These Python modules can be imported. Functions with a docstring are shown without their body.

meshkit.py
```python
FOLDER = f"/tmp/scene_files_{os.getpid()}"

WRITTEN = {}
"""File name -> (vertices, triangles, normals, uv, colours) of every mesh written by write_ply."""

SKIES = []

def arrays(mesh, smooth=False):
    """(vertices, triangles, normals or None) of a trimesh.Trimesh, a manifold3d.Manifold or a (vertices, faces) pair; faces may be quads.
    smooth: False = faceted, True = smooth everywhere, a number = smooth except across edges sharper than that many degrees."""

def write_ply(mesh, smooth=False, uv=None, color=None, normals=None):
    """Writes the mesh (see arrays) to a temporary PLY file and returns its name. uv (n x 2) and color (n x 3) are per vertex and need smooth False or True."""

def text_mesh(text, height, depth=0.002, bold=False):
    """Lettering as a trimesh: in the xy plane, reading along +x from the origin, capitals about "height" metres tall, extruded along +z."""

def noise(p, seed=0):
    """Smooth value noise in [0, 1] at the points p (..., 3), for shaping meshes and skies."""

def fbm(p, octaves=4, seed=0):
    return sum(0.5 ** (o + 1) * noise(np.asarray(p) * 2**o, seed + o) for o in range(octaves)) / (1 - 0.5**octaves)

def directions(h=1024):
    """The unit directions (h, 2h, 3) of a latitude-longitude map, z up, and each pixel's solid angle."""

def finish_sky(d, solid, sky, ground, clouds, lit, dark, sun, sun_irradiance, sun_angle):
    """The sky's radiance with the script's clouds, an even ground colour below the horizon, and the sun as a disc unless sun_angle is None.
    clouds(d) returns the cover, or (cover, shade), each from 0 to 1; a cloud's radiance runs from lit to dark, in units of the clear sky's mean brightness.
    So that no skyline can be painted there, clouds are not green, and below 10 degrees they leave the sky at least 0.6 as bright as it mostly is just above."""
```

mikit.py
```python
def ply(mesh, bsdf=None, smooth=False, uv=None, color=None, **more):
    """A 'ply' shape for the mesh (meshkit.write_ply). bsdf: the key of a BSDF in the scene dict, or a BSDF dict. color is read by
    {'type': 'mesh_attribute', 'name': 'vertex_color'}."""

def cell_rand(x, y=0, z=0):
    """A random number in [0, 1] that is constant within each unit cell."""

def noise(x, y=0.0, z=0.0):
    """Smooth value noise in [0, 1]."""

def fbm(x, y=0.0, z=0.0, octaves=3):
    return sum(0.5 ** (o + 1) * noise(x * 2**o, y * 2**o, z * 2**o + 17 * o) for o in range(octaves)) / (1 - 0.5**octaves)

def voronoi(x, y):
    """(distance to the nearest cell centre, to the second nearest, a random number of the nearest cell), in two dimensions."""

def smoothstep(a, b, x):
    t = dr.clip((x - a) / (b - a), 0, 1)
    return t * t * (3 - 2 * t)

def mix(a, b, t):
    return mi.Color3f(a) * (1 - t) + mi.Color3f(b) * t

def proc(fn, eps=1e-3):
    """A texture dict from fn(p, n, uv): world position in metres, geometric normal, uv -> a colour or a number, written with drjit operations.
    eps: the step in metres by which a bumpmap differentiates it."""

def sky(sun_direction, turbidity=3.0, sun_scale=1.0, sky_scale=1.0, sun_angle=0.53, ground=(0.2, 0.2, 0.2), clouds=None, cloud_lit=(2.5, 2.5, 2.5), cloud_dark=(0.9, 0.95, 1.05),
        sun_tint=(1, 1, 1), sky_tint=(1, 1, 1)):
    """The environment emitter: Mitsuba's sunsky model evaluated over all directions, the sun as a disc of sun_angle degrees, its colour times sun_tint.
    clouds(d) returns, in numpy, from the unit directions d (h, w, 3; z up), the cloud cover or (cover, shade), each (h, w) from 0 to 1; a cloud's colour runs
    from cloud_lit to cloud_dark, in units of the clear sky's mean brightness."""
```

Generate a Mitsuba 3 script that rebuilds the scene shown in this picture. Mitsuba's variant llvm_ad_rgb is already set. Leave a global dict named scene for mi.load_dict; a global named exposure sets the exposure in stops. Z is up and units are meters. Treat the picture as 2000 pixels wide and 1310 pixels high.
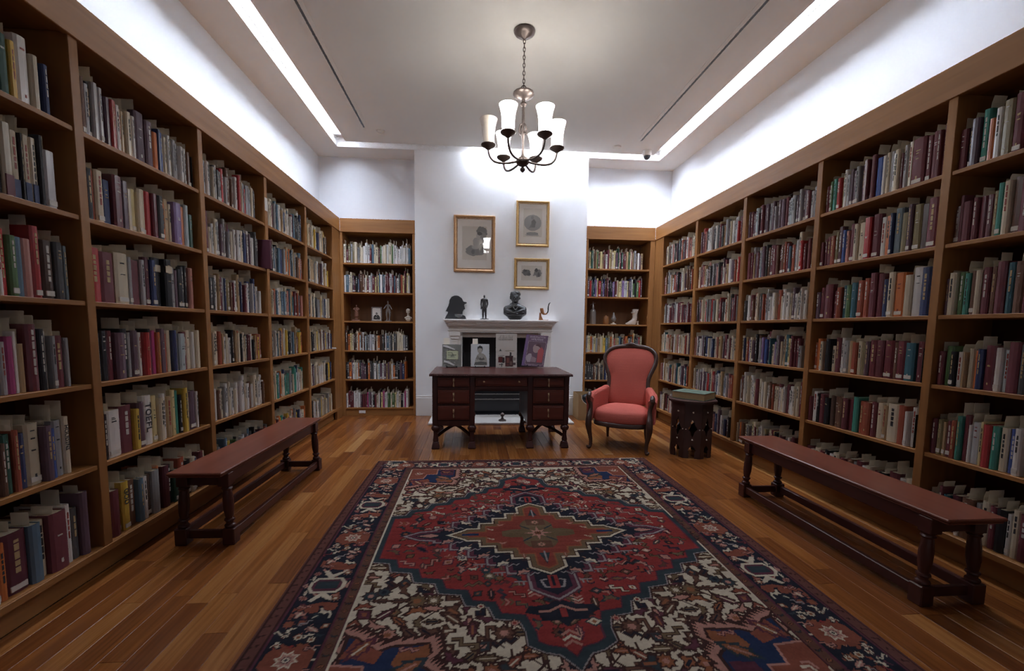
import math, random
import numpy as np, trimesh, shapely, mitsuba as mi, drjit as dr, mikit, meshkit
import manifold3d as m3
from shapely.geometry import Polygon, box as sbox
from mikit import proc, noise, fbm, cell_rand, smoothstep, mix

scene, labels = {}, {}
# ------------------------------------------------------------------ camera, light, exposure
exposure = 1.05
SLOT_POWER = (17.0, 18.9, 22.2)       # radiance of the lamps in the ceiling slots
SHADE_POWER = (9.2, 9.0, 8.6)         # radiance of the lit glass shades of the chandelier
F, PX, PY, YAW, PITCH, ROLL = 850.0, 990.886, 718.643, 0.080730, 0.090009, 0.012309
ZC = 1.24
_Ry = np.array([[math.cos(YAW), -math.sin(YAW), 0], [math.sin(YAW), math.cos(YAW), 0], [0, 0, 1]])
_Rp = np.array([[1, 0, 0], [0, math.cos(PITCH), -math.sin(PITCH)], [0, math.sin(PITCH), math.cos(PITCH)]])
CR = _Rp @ _Ry
fwd = CR.T @ np.array([0, 1.0, 0])
upv = CR.T @ np.array([-math.sin(ROLL), 0, math.cos(ROLL)])
cam0 = np.array([0, 0, ZC])
scene['camera'] = {
    'type': 'perspective', 'fov': 2 * math.degrees(math.atan(1000 / F)), 'fov_axis': 'x', 'near_clip': 0.05, 'far_clip': 60.0,
    'principal_point_offset_x': (1000 - PX) / 2000, 'principal_point_offset_y': (655 - PY) / 1310,
    'to_world': mi.ScalarTransform4f().look_at(origin=cam0.tolist(), target=(cam0 + fwd).tolist(), up=upv.tolist())}

def project(p):
    """world points (n,3) -> pixels of the 2000 x 1310 frame"""
    q = (np.asarray(p, float) - cam0) @ CR.T
    d = np.maximum(q[:, 1], 0.05)
    u, v = F * q[:, 0] / d, -F * q[:, 2] / d
    return np.stack([PX + u * math.cos(ROLL) - v * math.sin(ROLL), PY + u * math.sin(ROLL) + v * math.cos(ROLL)], 1), q[:, 1]

# room dimensions
XL, XR, YB = -1.795, 2.60, 6.154       # faces of the left, right and back bookcases
DEPTH = 0.365
WL, WR, WB, WF, ZT = XL - DEPTH, XR + DEPTH, YB + DEPTH, -1.0, 3.61
CX = 0.4025
TOP, FRB = 2.69, 2.516                 # top of the bookcases, bottom of their frieze
SIDE_Z = [0.152, 0.560, 0.955, 1.345, 1.735, 2.125]
BACK_Z = [0.115, 0.515, 0.917, 1.322, 1.712, 2.106]
ST = 0.022

# ------------------------------------------------------------------ materials
def rgb(*c): return {'type': 'rgb', 'value': list(c)}
def prin(key, col, rough=0.5, **kw):
    scene[key] = {'type': 'twosided', 'b': {'type': 'principled', 'base_color': rgb(*col) if isinstance(col, tuple) else col, 'roughness': rough, **kw}}
VC = {'type': 'mesh_attribute', 'name': 'vertex_color'}

def wood_fn(c1, c2, axis, scale=1.0):
    def fn(p, n, uv):
        a, b, c = (p.x, p.y, p.z) if axis == 'z' else ((p.x, p.z, p.y) if axis == 'y' else (p.z, p.y, p.x))
        g = fbm(a * 38 * scale, b * 38 * scale, c * 2.2 * scale, 3)
        h = fbm(a * 5 * scale, b * 5 * scale, c * 0.6 * scale + 7, 2)
        return mix(c1, c2, dr.clip(0.55 * g + 0.75 * h - 0.1, 0, 1))
    return fn
OAK = ((0.165, 0.066, 0.023), (0.36, 0.165, 0.052))
for ax in 'xyz':
    prin('mat_case_' + ax, proc(wood_fn(*OAK, ax)), 0.45, specular=0.22)
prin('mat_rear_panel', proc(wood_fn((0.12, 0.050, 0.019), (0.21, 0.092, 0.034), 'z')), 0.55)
prin('mat_case_back_shade', proc(wood_fn((0.050, 0.020, 0.010), (0.09, 0.038, 0.018), 'z')), 0.55)  # case oak darkened, shade inside the side shelves put into its colour
DARK = ((0.027, 0.0078, 0.0072), (0.066, 0.0182, 0.0132))
for ax in 'xyz':
    prin('mat_mahogany_' + ax, proc(wood_fn(*DARK, ax)), 0.30, specular=0.3, clearcoat=0.22, clearcoat_gloss=0.9)
prin('mat_drawer', proc(wood_fn((0.068, 0.0145, 0.010), (0.130, 0.029, 0.017), 'x')), 0.32, specular=0.3, clearcoat=0.2)
prin('mat_benchtop', proc(wood_fn((0.080, 0.022, 0.014), (0.145, 0.041, 0.023), 'y')), 0.27, specular=0.35, clearcoat=0.3)
prin('mat_walnut', proc(wood_fn((0.030, 0.014, 0.011), (0.06, 0.026, 0.018), 'z')), 0.3, clearcoat=0.5)
prin('mat_tabouret', proc(wood_fn((0.028, 0.012, 0.011), (0.055, 0.022, 0.018), 'z')), 0.4)

def floor_fn(p, n, uv):
    g = fbm(p.x * 90, p.y * 3.5, uv.y * 37, 3)
    h = fbm(p.x * 14, p.y * 1.2, uv.y * 91, 2)
    t = dr.clip(uv.x + 0.5 * (g - 0.5) + 0.35 * (h - 0.5), 0, 1)
    return mix(mix((0.076, 0.0195, 0.0065), (0.185, 0.061, 0.015), dr.clip(t * 2, 0, 1)), (0.34, 0.165, 0.055), dr.clip(t * 2 - 1, 0, 1))
prin('mat_floor', proc(floor_fn), 0.23, specular=0.33)
prin('mat_subfloor', (0.03, 0.018, 0.010), 0.9)
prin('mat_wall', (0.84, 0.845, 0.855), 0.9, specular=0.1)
prin('mat_wall_dimmed', (0.70, 0.72, 0.755), 0.9, specular=0.1)  # copy of mat_wall, colour darkened to hold down the slot light on these walls
prin('mat_ceiling', (0.56, 0.535, 0.50), 0.95, specular=0.1)
prin('mat_white_trim', (0.72, 0.70, 0.68), 0.5)
prin('mat_mantel', (0.80, 0.775, 0.75), 0.45)
prin('mat_slip', (0.33, 0.27, 0.24), 0.6)
prin('mat_black', (0.012, 0.013, 0.016), 0.5)
prin('mat_blackmetal', (0.015, 0.015, 0.018), 0.35)
prin('mat_steel', (0.42, 0.42, 0.43), 0.3, metallic=0.9)
prin('mat_marble', (0.56, 0.535, 0.50), 0.3)
prin('mat_bronze', (0.105, 0.082, 0.074), 0.36, metallic=0.65)
prin('mat_brass', (0.50, 0.33, 0.14), 0.35, metallic=0.9)
prin('mat_pull', (0.46, 0.36, 0.24), 0.35, metallic=0.8)
def gold_fn(p, n, uv):
    return mix((0.30, 0.165, 0.055), (0.52, 0.33, 0.12), fbm(p.x * 60, p.z * 60, p.y * 60, 2))
prin('mat_gold', proc(gold_fn), 0.42, metallic=0.35)
def gold2_fn(p, n, uv):
    return mix((0.26, 0.125, 0.05), (0.42, 0.225, 0.09), fbm(p.x * 70, p.z * 70, p.y * 60, 2))
prin('mat_gold_dark', proc(gold2_fn), 0.45, metallic=0.3)
prin('mat_paper', (0.62, 0.585, 0.54), 0.8)
prin('mat_print_paper', (0.60, 0.56, 0.50), 0.8)
prin('mat_slot', (0.86, 0.86, 0.87), 0.9, specular=0.1)
prin('mat_mat', (0.74, 0.71, 0.67), 0.85)
prin('mat_bust', (0.020, 0.021, 0.022), 0.33, specular=0.6)
prin('mat_statuette', (0.035, 0.034, 0.034), 0.36, specular=0.6)
prin('mat_silhouette', (0.018, 0.019, 0.021), 0.5)
prin('mat_terracotta', (0.20, 0.09, 0.06), 0.6)
prin('mat_pewter', (0.26, 0.235, 0.22), 0.4, metallic=0.4)
prin('mat_plaster', (0.56, 0.50, 0.42), 0.7)
prin('mat_china', (0.64, 0.56, 0.49), 0.35)
prin('mat_cardboard', (0.30, 0.185, 0.085), 0.8)
prin('mat_pipewood', (0.28, 0.12, 0.045), 0.35)
prin('mat_gilt_edge', proc(lambda p, n, uv: mix((0.27, 0.17, 0.08), (0.42, 0.29, 0.15), noise(p.x * 8, p.y * 8, p.z * 300))), 0.5)
prin('mat_green_cloth', (0.075, 0.105, 0.075), 0.6)
prin('mat_pearl', (0.55, 0.50, 0.45), 0.3)
def velvet_fn(p, n, uv):
    w = fbm(p.x * 260, p.y * 260, p.z * 260, 2)
    slub = smoothstep(0.72, 0.86, noise(p.x * 9 + p.y * 6, p.y * 5, p.z * 240))
    return mix(mix((0.38, 0.080, 0.062), (0.48, 0.120, 0.090), w), (0.52, 0.15, 0.11), slub * 0.6)
prin('mat_upholstery', proc(velvet_fn), 0.85, specular=0.15, sheen=0.08)
prin('mat_cloth', VC, 0.55, specular=0.35)
prin('mat_gloss', VC, 0.27, specular=0.5)
prin('mat_pages', VC, 0.85, specular=0.1)
prin('mat_print', VC, 0.5, specular=0.3)
prin('mat_books', VC, 0.5, specular=0.35)
scene['mat_rug'] = {'type': 'twosided', 'b': {'type': 'diffuse', 'reflectance': VC}}
scene['mat_slip_paper'] = {'type': 'principledthin', 'base_color': VC, 'roughness': 0.8, 'spec_trans': 0.0, 'diff_trans': 0.9}
scene['mat_pane'] = {'type': 'thindielectric', 'int_ior': 1.5}
scene['mat_glass'] = {'type': 'dielectric', 'int_ior': 1.5}
scene['mat_shade'] = {'type': 'twosided', 'b': {'type': 'diffuse', 'reflectance': rgb(0.78, 0.76, 0.72)}}
scene['mat_shade_off'] = {'type': 'twosided', 'b': {'type': 'principled', 'base_color': rgb(0.66, 0.58, 0.49), 'roughness': 0.4}}
scene['mat_tube'] = {'type': 'diffuse', 'reflectance': rgb(0.8, 0.8, 0.8)}

# ------------------------------------------------------------------ helpers
def numbered(key):
    if key not in scene and key not in labels and not any(k.startswith(key + '__') for k in scene): return key
    i = 1
    while f'{key}_{i:03d}' in scene or f'{key}_{i:03d}' in labels: i += 1
    return f'{key}_{i:03d}'
_cnt = {}
def nextkey(key):
    n = _cnt.get(key, -1) + 1; _cnt[key] = n
    return key if n == 0 else f'{key}_{n:03d}'
def thing(name, label, cat, group=None, kind=None):
    k = nextkey(name); labels[k] = {'label': label, 'category': cat}
    if group: labels[k]['group'] = group
    if kind: labels[k]['kind'] = kind
    return k
def part(parent, name, mesh, mat, smooth=False, label=None, **kw):
    k = nextkey(parent + '__' + name)
    scene[k] = mikit.ply(mesh, mat, smooth=smooth, **kw)
    if label: labels[k] = {'label': label}
    return k
def solo(name, label, cat, mesh, mat, smooth=False, group=None, kind=None, **kw):
    k = thing(name, label, cat, group, kind); scene[k] = mikit.ply(mesh, mat, smooth=smooth, **kw); return k
def struct(name, mesh, mat, label=None, smooth=False, **kw):
    scene[name] = mikit.ply(mesh, mat, smooth=smooth, **kw); labels[name] = {'kind': 'structure'}; _cnt[name] = 0
    if label: labels[name]['label'] = label
    return name
def cat(ms): return trimesh.util.concatenate([trimesh.Trimesh(m.vertices, m.faces, process=False) for m in ms])
def tm(v, f): return trimesh.Trimesh(np.asarray(v, float), np.asarray(f, int), process=False)
BF = np.array([[0, 2, 3], [0, 3, 1], [4, 5, 7], [4, 7, 6], [0, 1, 5], [0, 5, 4], [2, 6, 7], [2, 7, 3], [0, 4, 6], [0, 6, 2], [1, 3, 7], [1, 7, 5]])
def box(x0, x1, y0, y1, z0, z1):
    x0, x1 = min(x0, x1), max(x0, x1); y0, y1 = min(y0, y1), max(y0, y1); z0, z1 = min(z0, z1), max(z0, z1)
    v = [[x, y, z] for z in (z0, z1) for y in (y0, y1) for x in (x0, x1)]
    return tm(v, BF)
_s, _kk = [], []
for sx in (-1, 1):
    for sy in (-1, 1):
        for sz in (-1, 1):
            for k in range(3): _s.append((sx, sy, sz)); _kk.append([0.0 if j == k else -1.0 for j in range(3)])
_s, _kk = np.array(_s, float), np.array(_kk)
_h = trimesh.Trimesh(_s * (1 + 0.2 * _kk), process=False).convex_hull
from scipy.spatial import cKDTree
_ix = cKDTree(_s * (1 + 0.2 * _kk)).query(_h.vertices)[1]
_cf = _ix[_h.faces]
def cbox(x0, x1, y0, y1, z0, z1, c=0.003):
    lo, hi = np.minimum([x0, y0, z0], [x1, y1, z1]), np.maximum([x0, y0, z0], [x1, y1, z1])
    c = min(c, (hi - lo).min() * 0.45)
    return tm((lo + hi) / 2 + _s * ((hi - lo) / 2 + c * _kk), _cf)
def lathe(profile, cx=0, cy=0, cz=0, n=32):
    m = trimesh.creation.revolve(np.array(profile, float), sections=n); m.apply_translation([cx, cy, cz]); return m
def fixn(m):
    trimesh.repair.fix_normals(m); return m
def tube(pts, r, n=10, spline=0, flat=1.0):
    p = np.asarray(pts, float); r = np.broadcast_to(np.asarray(r, float), (len(p),)).astype(float)
    if spline:
        from scipy.interpolate import CubicSpline
        t = np.r_[0, np.cumsum(np.linalg.norm(np.diff(p, axis=0), axis=1))]
        tt = np.linspace(0, t[-1], spline)
        from scipy.interpolate import PchipInterpolator
        r = PchipInterpolator(t, r)(tt); p = CubicSpline(t, p)(tt)
    t = np.gradient(p, axis=0); t /= np.linalg.norm(t, axis=1, keepdims=True) + 1e-12
    ref = np.array([0, 0, 1.0]) if abs(t[0][2]) < 0.8 else np.array([1.0, 0, 0])
    fr = []
    a = np.cross(t[0], ref); a /= np.linalg.norm(a)
    for k in range(len(p)):
        a = a - t[k] * a.dot(t[k]); a /= np.linalg.norm(a) + 1e-12; fr.append((a, np.cross(t[k], a)))
    an = np.arange(n) * 2 * math.pi / n
    v = np.vstack([p[k] + r[k] * (np.cos(an)[:, None] * fr[k][0] + flat * np.sin(an)[:, None] * fr[k][1]) for k in range(len(p))])
    f = []
    for k in range(len(p) - 1):
        for j in range(n):
            A, B, C, D = k * n + j, k * n + (j + 1) % n, (k + 1) * n + (j + 1) % n, (k + 1) * n + j
            f += [[A, B, C], [A, C, D]]
    v = np.vstack([v, p[0], p[-1]]); e = len(v)
    for j in range(n): f += [[e - 2, (j + 1) % n, j], [e - 1, (len(p) - 1) * n + j, (len(p) - 1) * n + (j + 1) % n]]
    return tm(v, f)
def loft(rings, cap=True):
    """rings: (k, n, 3) closed sections"""
    R = np.asarray(rings, float); k, n = R.shape[:2]; v = R.reshape(-1, 3); f = []
    for i in range(k - 1):
        for j in range(n):
            A, B, C, D = i * n + j, i * n + (j + 1) % n, (i + 1) * n + (j + 1) % n, (i + 1) * n + j
            f += [[A, B, C], [A, C, D]]
    if cap:
        v = np.vstack([v, R[0].mean(0), R[-1].mean(0)]); e = len(v)
        for j in range(n): f += [[e - 2, (j + 1) % n, j], [e - 1, (k - 1) * n + j, (k - 1) * n + (j + 1) % n]]
    return fixn(tm(v, f))
def prism(poly, depth, bevel=0):
    if not isinstance(poly, Polygon): poly = Polygon(poly)
    m = trimesh.creation.extrude_polygon(poly, depth, engine='earcut'); return m
def upright(m, x, y, z):
    """a prism drawn in (x, z): stands it up facing -y, its front face at y"""
    v = np.array(m.vertices); d = v[:, 2].max()
    return fixn(tm(np.stack([x + v[:, 0], y + d - v[:, 2], z + v[:, 1]], 1), m.faces[:, ::-1]))
def xf(m, M):
    m = m.copy(); m.apply_transform(M); return m
def RT(rz, loc):
    M = trimesh.transformations.rotation_matrix(rz, [0, 0, 1]); M[:3, 3] = loc; return M
def ball(c, r, n=12):
    m = m3.Manifold.sphere(r, n); return m.translate([float(t) for t in c])
def blob(bones, L=0.01, it=12, n=12):
    """bones: (p0, r0, p1, r1); one continuous smoothed surface"""
    parts = []
    for p0, r0, p1, r1 in bones:
        parts.append(m3.Manifold.batch_hull([ball(p0, r0, n), ball(p1, r1, n)]))
    u = m3.Manifold.batch_boolean(parts, m3.OpType.Add).refine_to_length(L)
    mm = u.to_mesh(); t = trimesh.Trimesh(mm.vert_properties[:, :3], mm.tri_verts)
    trimesh.smoothing.filter_taubin(t, iterations=it); return t
def coloured(m, col):
    return np.tile(np.asarray(col, float), (len(m.vertices), 1))

# ------------------------------------------------------------------ the room
struct('wall_left', box(WL - 0.1, WL, WF - 0.1, WB + 0.1, 0, ZT + 0.15), 'mat_wall_dimmed')
struct('wall_right', box(WR, WR + 0.1, WF - 0.1, WB + 0.1, 0, ZT + 0.15), 'mat_wall_dimmed')
struct('wall_back', box(WL, WR, WB, WB + 0.1, 0, ZT + 0.15), 'mat_wall_dimmed')
struct('wall_front', box(WL, WR, WF - 0.1, WF, 0, ZT + 0.15), 'mat_wall_dimmed')
# ceiling: soffits along the walls, a middle panel, a slot between them with the lamps in it
SI, SIY = 0.16, 5.97                       # slot width, front edge of the rear slot
pz = ZT + 0.035
struct('ceiling', cat([box(WL, XL, WF, WB, ZT, ZT + 0.12), box(XR, WR, WF, WB, ZT, ZT + 0.12), box(XL, XR, YB, WB, ZT, ZT + 0.12),
                       box(XL + SI, XR - SI, WF, SIY, ZT, pz)]), 'mat_ceiling')
struct('ceiling_slot', cat([box(WL, WR, WF, WB, ZT + 0.125, ZT + 0.2), box(XL - 0.002, XL, WF, YB, ZT + 0.004, ZT + 0.12), box(XR, XR + 0.002, WF, YB, ZT + 0.004, ZT + 0.12), box(XL, XR, YB, YB + 0.002, ZT + 0.004, ZT + 0.12)]), 'mat_slot')
CL, CRR, DT = -0.79, 1.594, ZT + 0.12
OX0, OX1, OZ = -0.14, 0.93, 1.115          # fireplace opening
cw = cat([box(CL, OX0, YB, WB, 0, DT), box(OX1, CRR, YB, WB, 0, DT), box(OX0, OX1, YB, WB, OZ + 0.065, DT)])
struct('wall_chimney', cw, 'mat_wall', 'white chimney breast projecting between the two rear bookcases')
struct('trim_1', cat([cbox(CL, -0.36, YB - 0.018, YB, 0, 0.26, 0.004), cbox(CL, -0.36, YB - 0.012, YB, 0.26, 0.29, 0.005),
                      cbox(1.15, CRR, YB - 0.018, YB, 0, 0.26, 0.004), cbox(1.15, CRR, YB - 0.012, YB, 0.26, 0.29, 0.005)]), 'mat_white_trim')
# oak strip floor, board by board
struct('floor', box(WL, WR, WF, WB, -0.08, -0.010), 'mat_subfloor')
rnd = random.Random(11)
planks, W = [], 0.096
ncol = int(math.ceil((XR + 0.05 - (XL - 0.05)) / W))
for i in range(ncol):
    x0 = XL - 0.05 + i * W; y = WF - rnd.random() * 0.8
    while y < YB + 0.06:
        L = rnd.uniform(0.38, 1.35)
        tone = rnd.choice([0.14, 0.26, 0.34, 0.42, 0.48, 0.54, 0.46, 0.38, 0.58]) + rnd.uniform(-0.07, 0.07)
        if rnd.random() < 0.06: tone = rnd.uniform(0.75, 0.95)
        planks.append((x0 + 0.0004, x0 + W - 0.0004, max(y, WF), min(y + L - 0.0008, YB + 0.06), tone, rnd.random())); y += L
def poly_area(pts):
    q, d = project(pts)
    if (d < 0.3).any(): return 0.0
    try: return Polygon(q).intersection(sbox(0, 0, 2000, 1310)).area
    except Exception: return 0.0
RUG = (CX - 1.275, CX + 1.275, 1.02, 4.02)
def plank_seen(p):
    x0, x1, y0, y1 = p[:4]
    if x0 > RUG[0] - 0.01 and x1 < RUG[1] + 0.01: y0 = max(y0, RUG[3]) if y1 > RUG[3] else y0; 
    if x0 > RUG[0] - 0.01 and x1 < RUG[1] + 0.01 and y1 <= RUG[3]: return 0.0
    y0 = max(y0, 1.15)
    return poly_area([[x0, y0, 0], [x1, y0, 0], [x1, y1, 0], [x0, y1, 0]]) if y1 > y0 else 0.0
planks = [p for p in planks if p[3] > p[2] + 0.02]
planks.sort(key=lambda p: -plank_seen(p))
def plank_mesh(p): return cbox(p[0], p[1], p[2], p[3], -0.0098, 0.0, 0.0012)
for p in planks[:300]:
    m = plank_mesh(p); part('floor', 'plank', m, 'mat_floor', uv=np.tile([p[4], p[5]], (len(m.vertices), 1)))
ms = [plank_mesh(p) for p in planks[300:]]
k = part('floor', 'remaining_planks', cat(ms), 'mat_floor', uv=np.vstack([np.tile([p[4], p[5]], (len(m.vertices), 1)) for p, m in zip(planks[300:], ms)]))
labels[k] = {'kind': 'stuff'}

# ------------------------------------------------------------------ lamps in the ceiling slots
def lamp(label, x0, x1, y0, y1):
    k = thing('slot_lamp', label, 'lamp')
    z = ZT + 0.088
    part(k, 'holder', cbox(x0 - 0.004, x1 + 0.004, y0, y1, z, z + 0.0365, 0.002), 'mat_slot')
    m = tm([[x0, y0, z - 0.001], [x1, y0, z - 0.001], [x1, y1, z - 0.001], [x0, y1, z - 0.001]], [[0, 2, 1], [0, 3, 2]])
    part(k, 'tube', m, 'mat_tube', emitter={'type': 'area', 'radiance': rgb(*SLOT_POWER)})
lamp('long white lamp glowing in the ceiling slot over the left bookcase', XL + 0.010, XL + 0.166, 2.3, SIY + 0.008)
lamp('long white lamp glowing in the ceiling slot over the right bookcase', XR - 0.166, XR - 0.010, 2.3, SIY + 0.008)
lamp('short white lamp in the ceiling slot above the chimney breast', 0.0, XR - 0.17, SIY - 0.006, SIY + 0.17)
for x, lab in ((-1.30, 'thin black air slot in the ceiling left of the chandelier'), (2.10, 'thin black air slot in the ceiling right of the chandelier')):
    k = thing('air_slot', lab, 'vent', 'air slots in the ceiling')
    y1 = 5.55
    part(k, 'slot', box(x - 0.011, x + 0.011, WF + 0.3, y1, ZT - 0.0017, ZT - 0.0002), 'mat_black')
    part(k, 'flange', cat([cbox(x - 0.05, x - 0.011, WF + 0.3, y1 + 0.03, ZT - 0.003, ZT - 0.0002, 0.001), cbox(x + 0.011, x + 0.05, WF + 0.3, y1 + 0.03, ZT - 0.003, ZT - 0.0002, 0.001)]), 'mat_ceiling')
k = thing('security_camera', 'white dome camera with a black lens on the ceiling near the right slot', 'camera')
part(k, 'housing', lathe([[0, 0], [0.062, 0], [0.060, -0.045], [0.05, -0.062], [0, -0.064]], 2.30, 5.85, ZT), 'mat_white_trim', 40)
part(k, 'lens_dome', lathe([[0, -0.058], [0.044, -0.058], [0.040, -0.085], [0.025, -0.103], [0, -0.11]], 2.30, 5.85, ZT), 'mat_black', 40)
for x, y, lab in ((-1.12, 5.62, 'small flat sprinkler cover on the ceiling near the left air slot'), (1.86, 5.75, 'small flat sprinkler cover on the ceiling near the dome camera')):
    solo('sprinkler_cover', lab, 'sprinkler', lathe([[0, 0], [0.05, 0], [0.05, -0.006], [0.044, -0.009], [0, -0.009]], x, y, ZT), 'mat_ceiling', 40)

# ------------------------------------------------------------------ the bookcases
def wall_case(side, label):
    k = thing('bookcase', label, 'bookcase')
    s, X = (-1, XL) if side == 'L' else (1, XR)
    d = lambda a: X + s * a                      # a metres into the case
    bay, p0 = (0.9133, 2.2259) if side == 'L' else (0.9072, 2.2863)
    ys = [p0 + bay * i for i in range(-3, 5)]
    ye = YB - 0.0106
    for i, y in enumerate(ys):
        w = 0.024
        part(k, 'upright', cbox(d(0), d(DEPTH - 0.012), y - w, y + w, SIDE_Z[0] - ST - 0.004, FRB + 0.01, 0.002), 'mat_case_z')
    part(k, 'bottom_rail', cbox(d(-0.004), d(0.0055), ys[0], ye, SIDE_Z[0] - ST - 0.012, SIDE_Z[0] - 0.002, 0.002), 'mat_case_y')
    part(k, 'corner_panel', cbox(d(0), d(0.03), ys[-1] + 0.024, YB + 0.02, 0.0, FRB + 0.01, 0.002), 'mat_case_z')
    part(k, 'frieze', cbox(d(-0.012), d(0.022), ys[0] - 0.03, ye, FRB, TOP, 0.003), 'mat_case_y')
    part(k, 'top_board', box(d(0.022), d(DEPTH), ys[0], YB + 0.3, FRB + 0.012, FRB + 0.03), 'mat_case_y')
    part(k, 'dust_cover', box(d(0.022), d(DEPTH), ys[0], YB, TOP - 0.02, TOP - 0.006), 'mat_case_y')
    part(k, 'back_panel', box(d(DEPTH - 0.012), d(DEPTH - 0.002), ys[0], YB + 0.3, 0.01, FRB), 'mat_case_back_shade')
    part(k, 'kick_board', cbox(d(0.052), d(0.07), ys[0], YB, 0.0, SIDE_Z[0] - ST, 0.002), 'mat_case_y')
    for i in range(len(ys) - 1):
        for z in SIDE_Z:
            part(k, 'shelf', cbox(d(0.006), d(DEPTH - 0.012), ys[i] + 0.0245, ys[i + 1] - 0.0245, z - ST, z, 0.0015), 'mat_case_y')
    return ys
ysL = wall_case('L', 'long built-in oak bookcase filling the left wall, full of books')
ysR = wall_case('R', 'long built-in oak bookcase filling the right wall, behind the red armchair')
def back_case(x0, x1, f0, f1, label):
    k = thing('bookcase', label, 'bookcase')
    part(k, 'upright', cbox(x0, x0 + f0, YB, WB - 0.012, 0, FRB + 0.01, 0.002), 'mat_case_z')
    part(k, 'upright', cbox(x1 - f1, x1, YB, WB - 0.012, 0, FRB + 0.01, 0.002), 'mat_case_z')
    part(k, 'frieze', cbox(x0 + (0.011 if x0 < 0 else 0), x1 - (0.011 if x0 > 0 else 0), YB - 0.010, YB + 0.02, FRB - 0.005, TOP, 0.003), 'mat_case_x')
    part(k, 'top_board', box(x0 + f0, x1 - f1, YB + 0.022, WB - 0.01, FRB + 0.0, FRB + 0.02), 'mat_case_x')
    part(k, 'dust_cover', box(x0 + 0.005, x1 - 0.005, YB + 0.022, WB - 0.01, TOP - 0.02, TOP - 0.006), 'mat_case_x')
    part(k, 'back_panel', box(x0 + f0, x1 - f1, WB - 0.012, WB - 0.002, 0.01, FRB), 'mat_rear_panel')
    part(k, 'kick_board', cbox(x0, x1, YB + 0.02, YB + 0.04, 0, BACK_Z[0] - ST, 0.002), 'mat_case_x')
    for z in BACK_Z:
        part(k, 'shelf', cbox(x0 + f0 + 0.0005, x1 - f1 - 0.0005, YB + 0.008, WB - 0.013, z - ST, z, 0.0015), 'mat_case_x')
BLX0, BLX1, BRX0, BRX1 = -1.755, -0.826, 1.627, 2.525
back_case(XL + 0.002, CL - 0.002, 0.038, 0.034, 'narrow oak bookcase left of the chimney breast')
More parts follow.
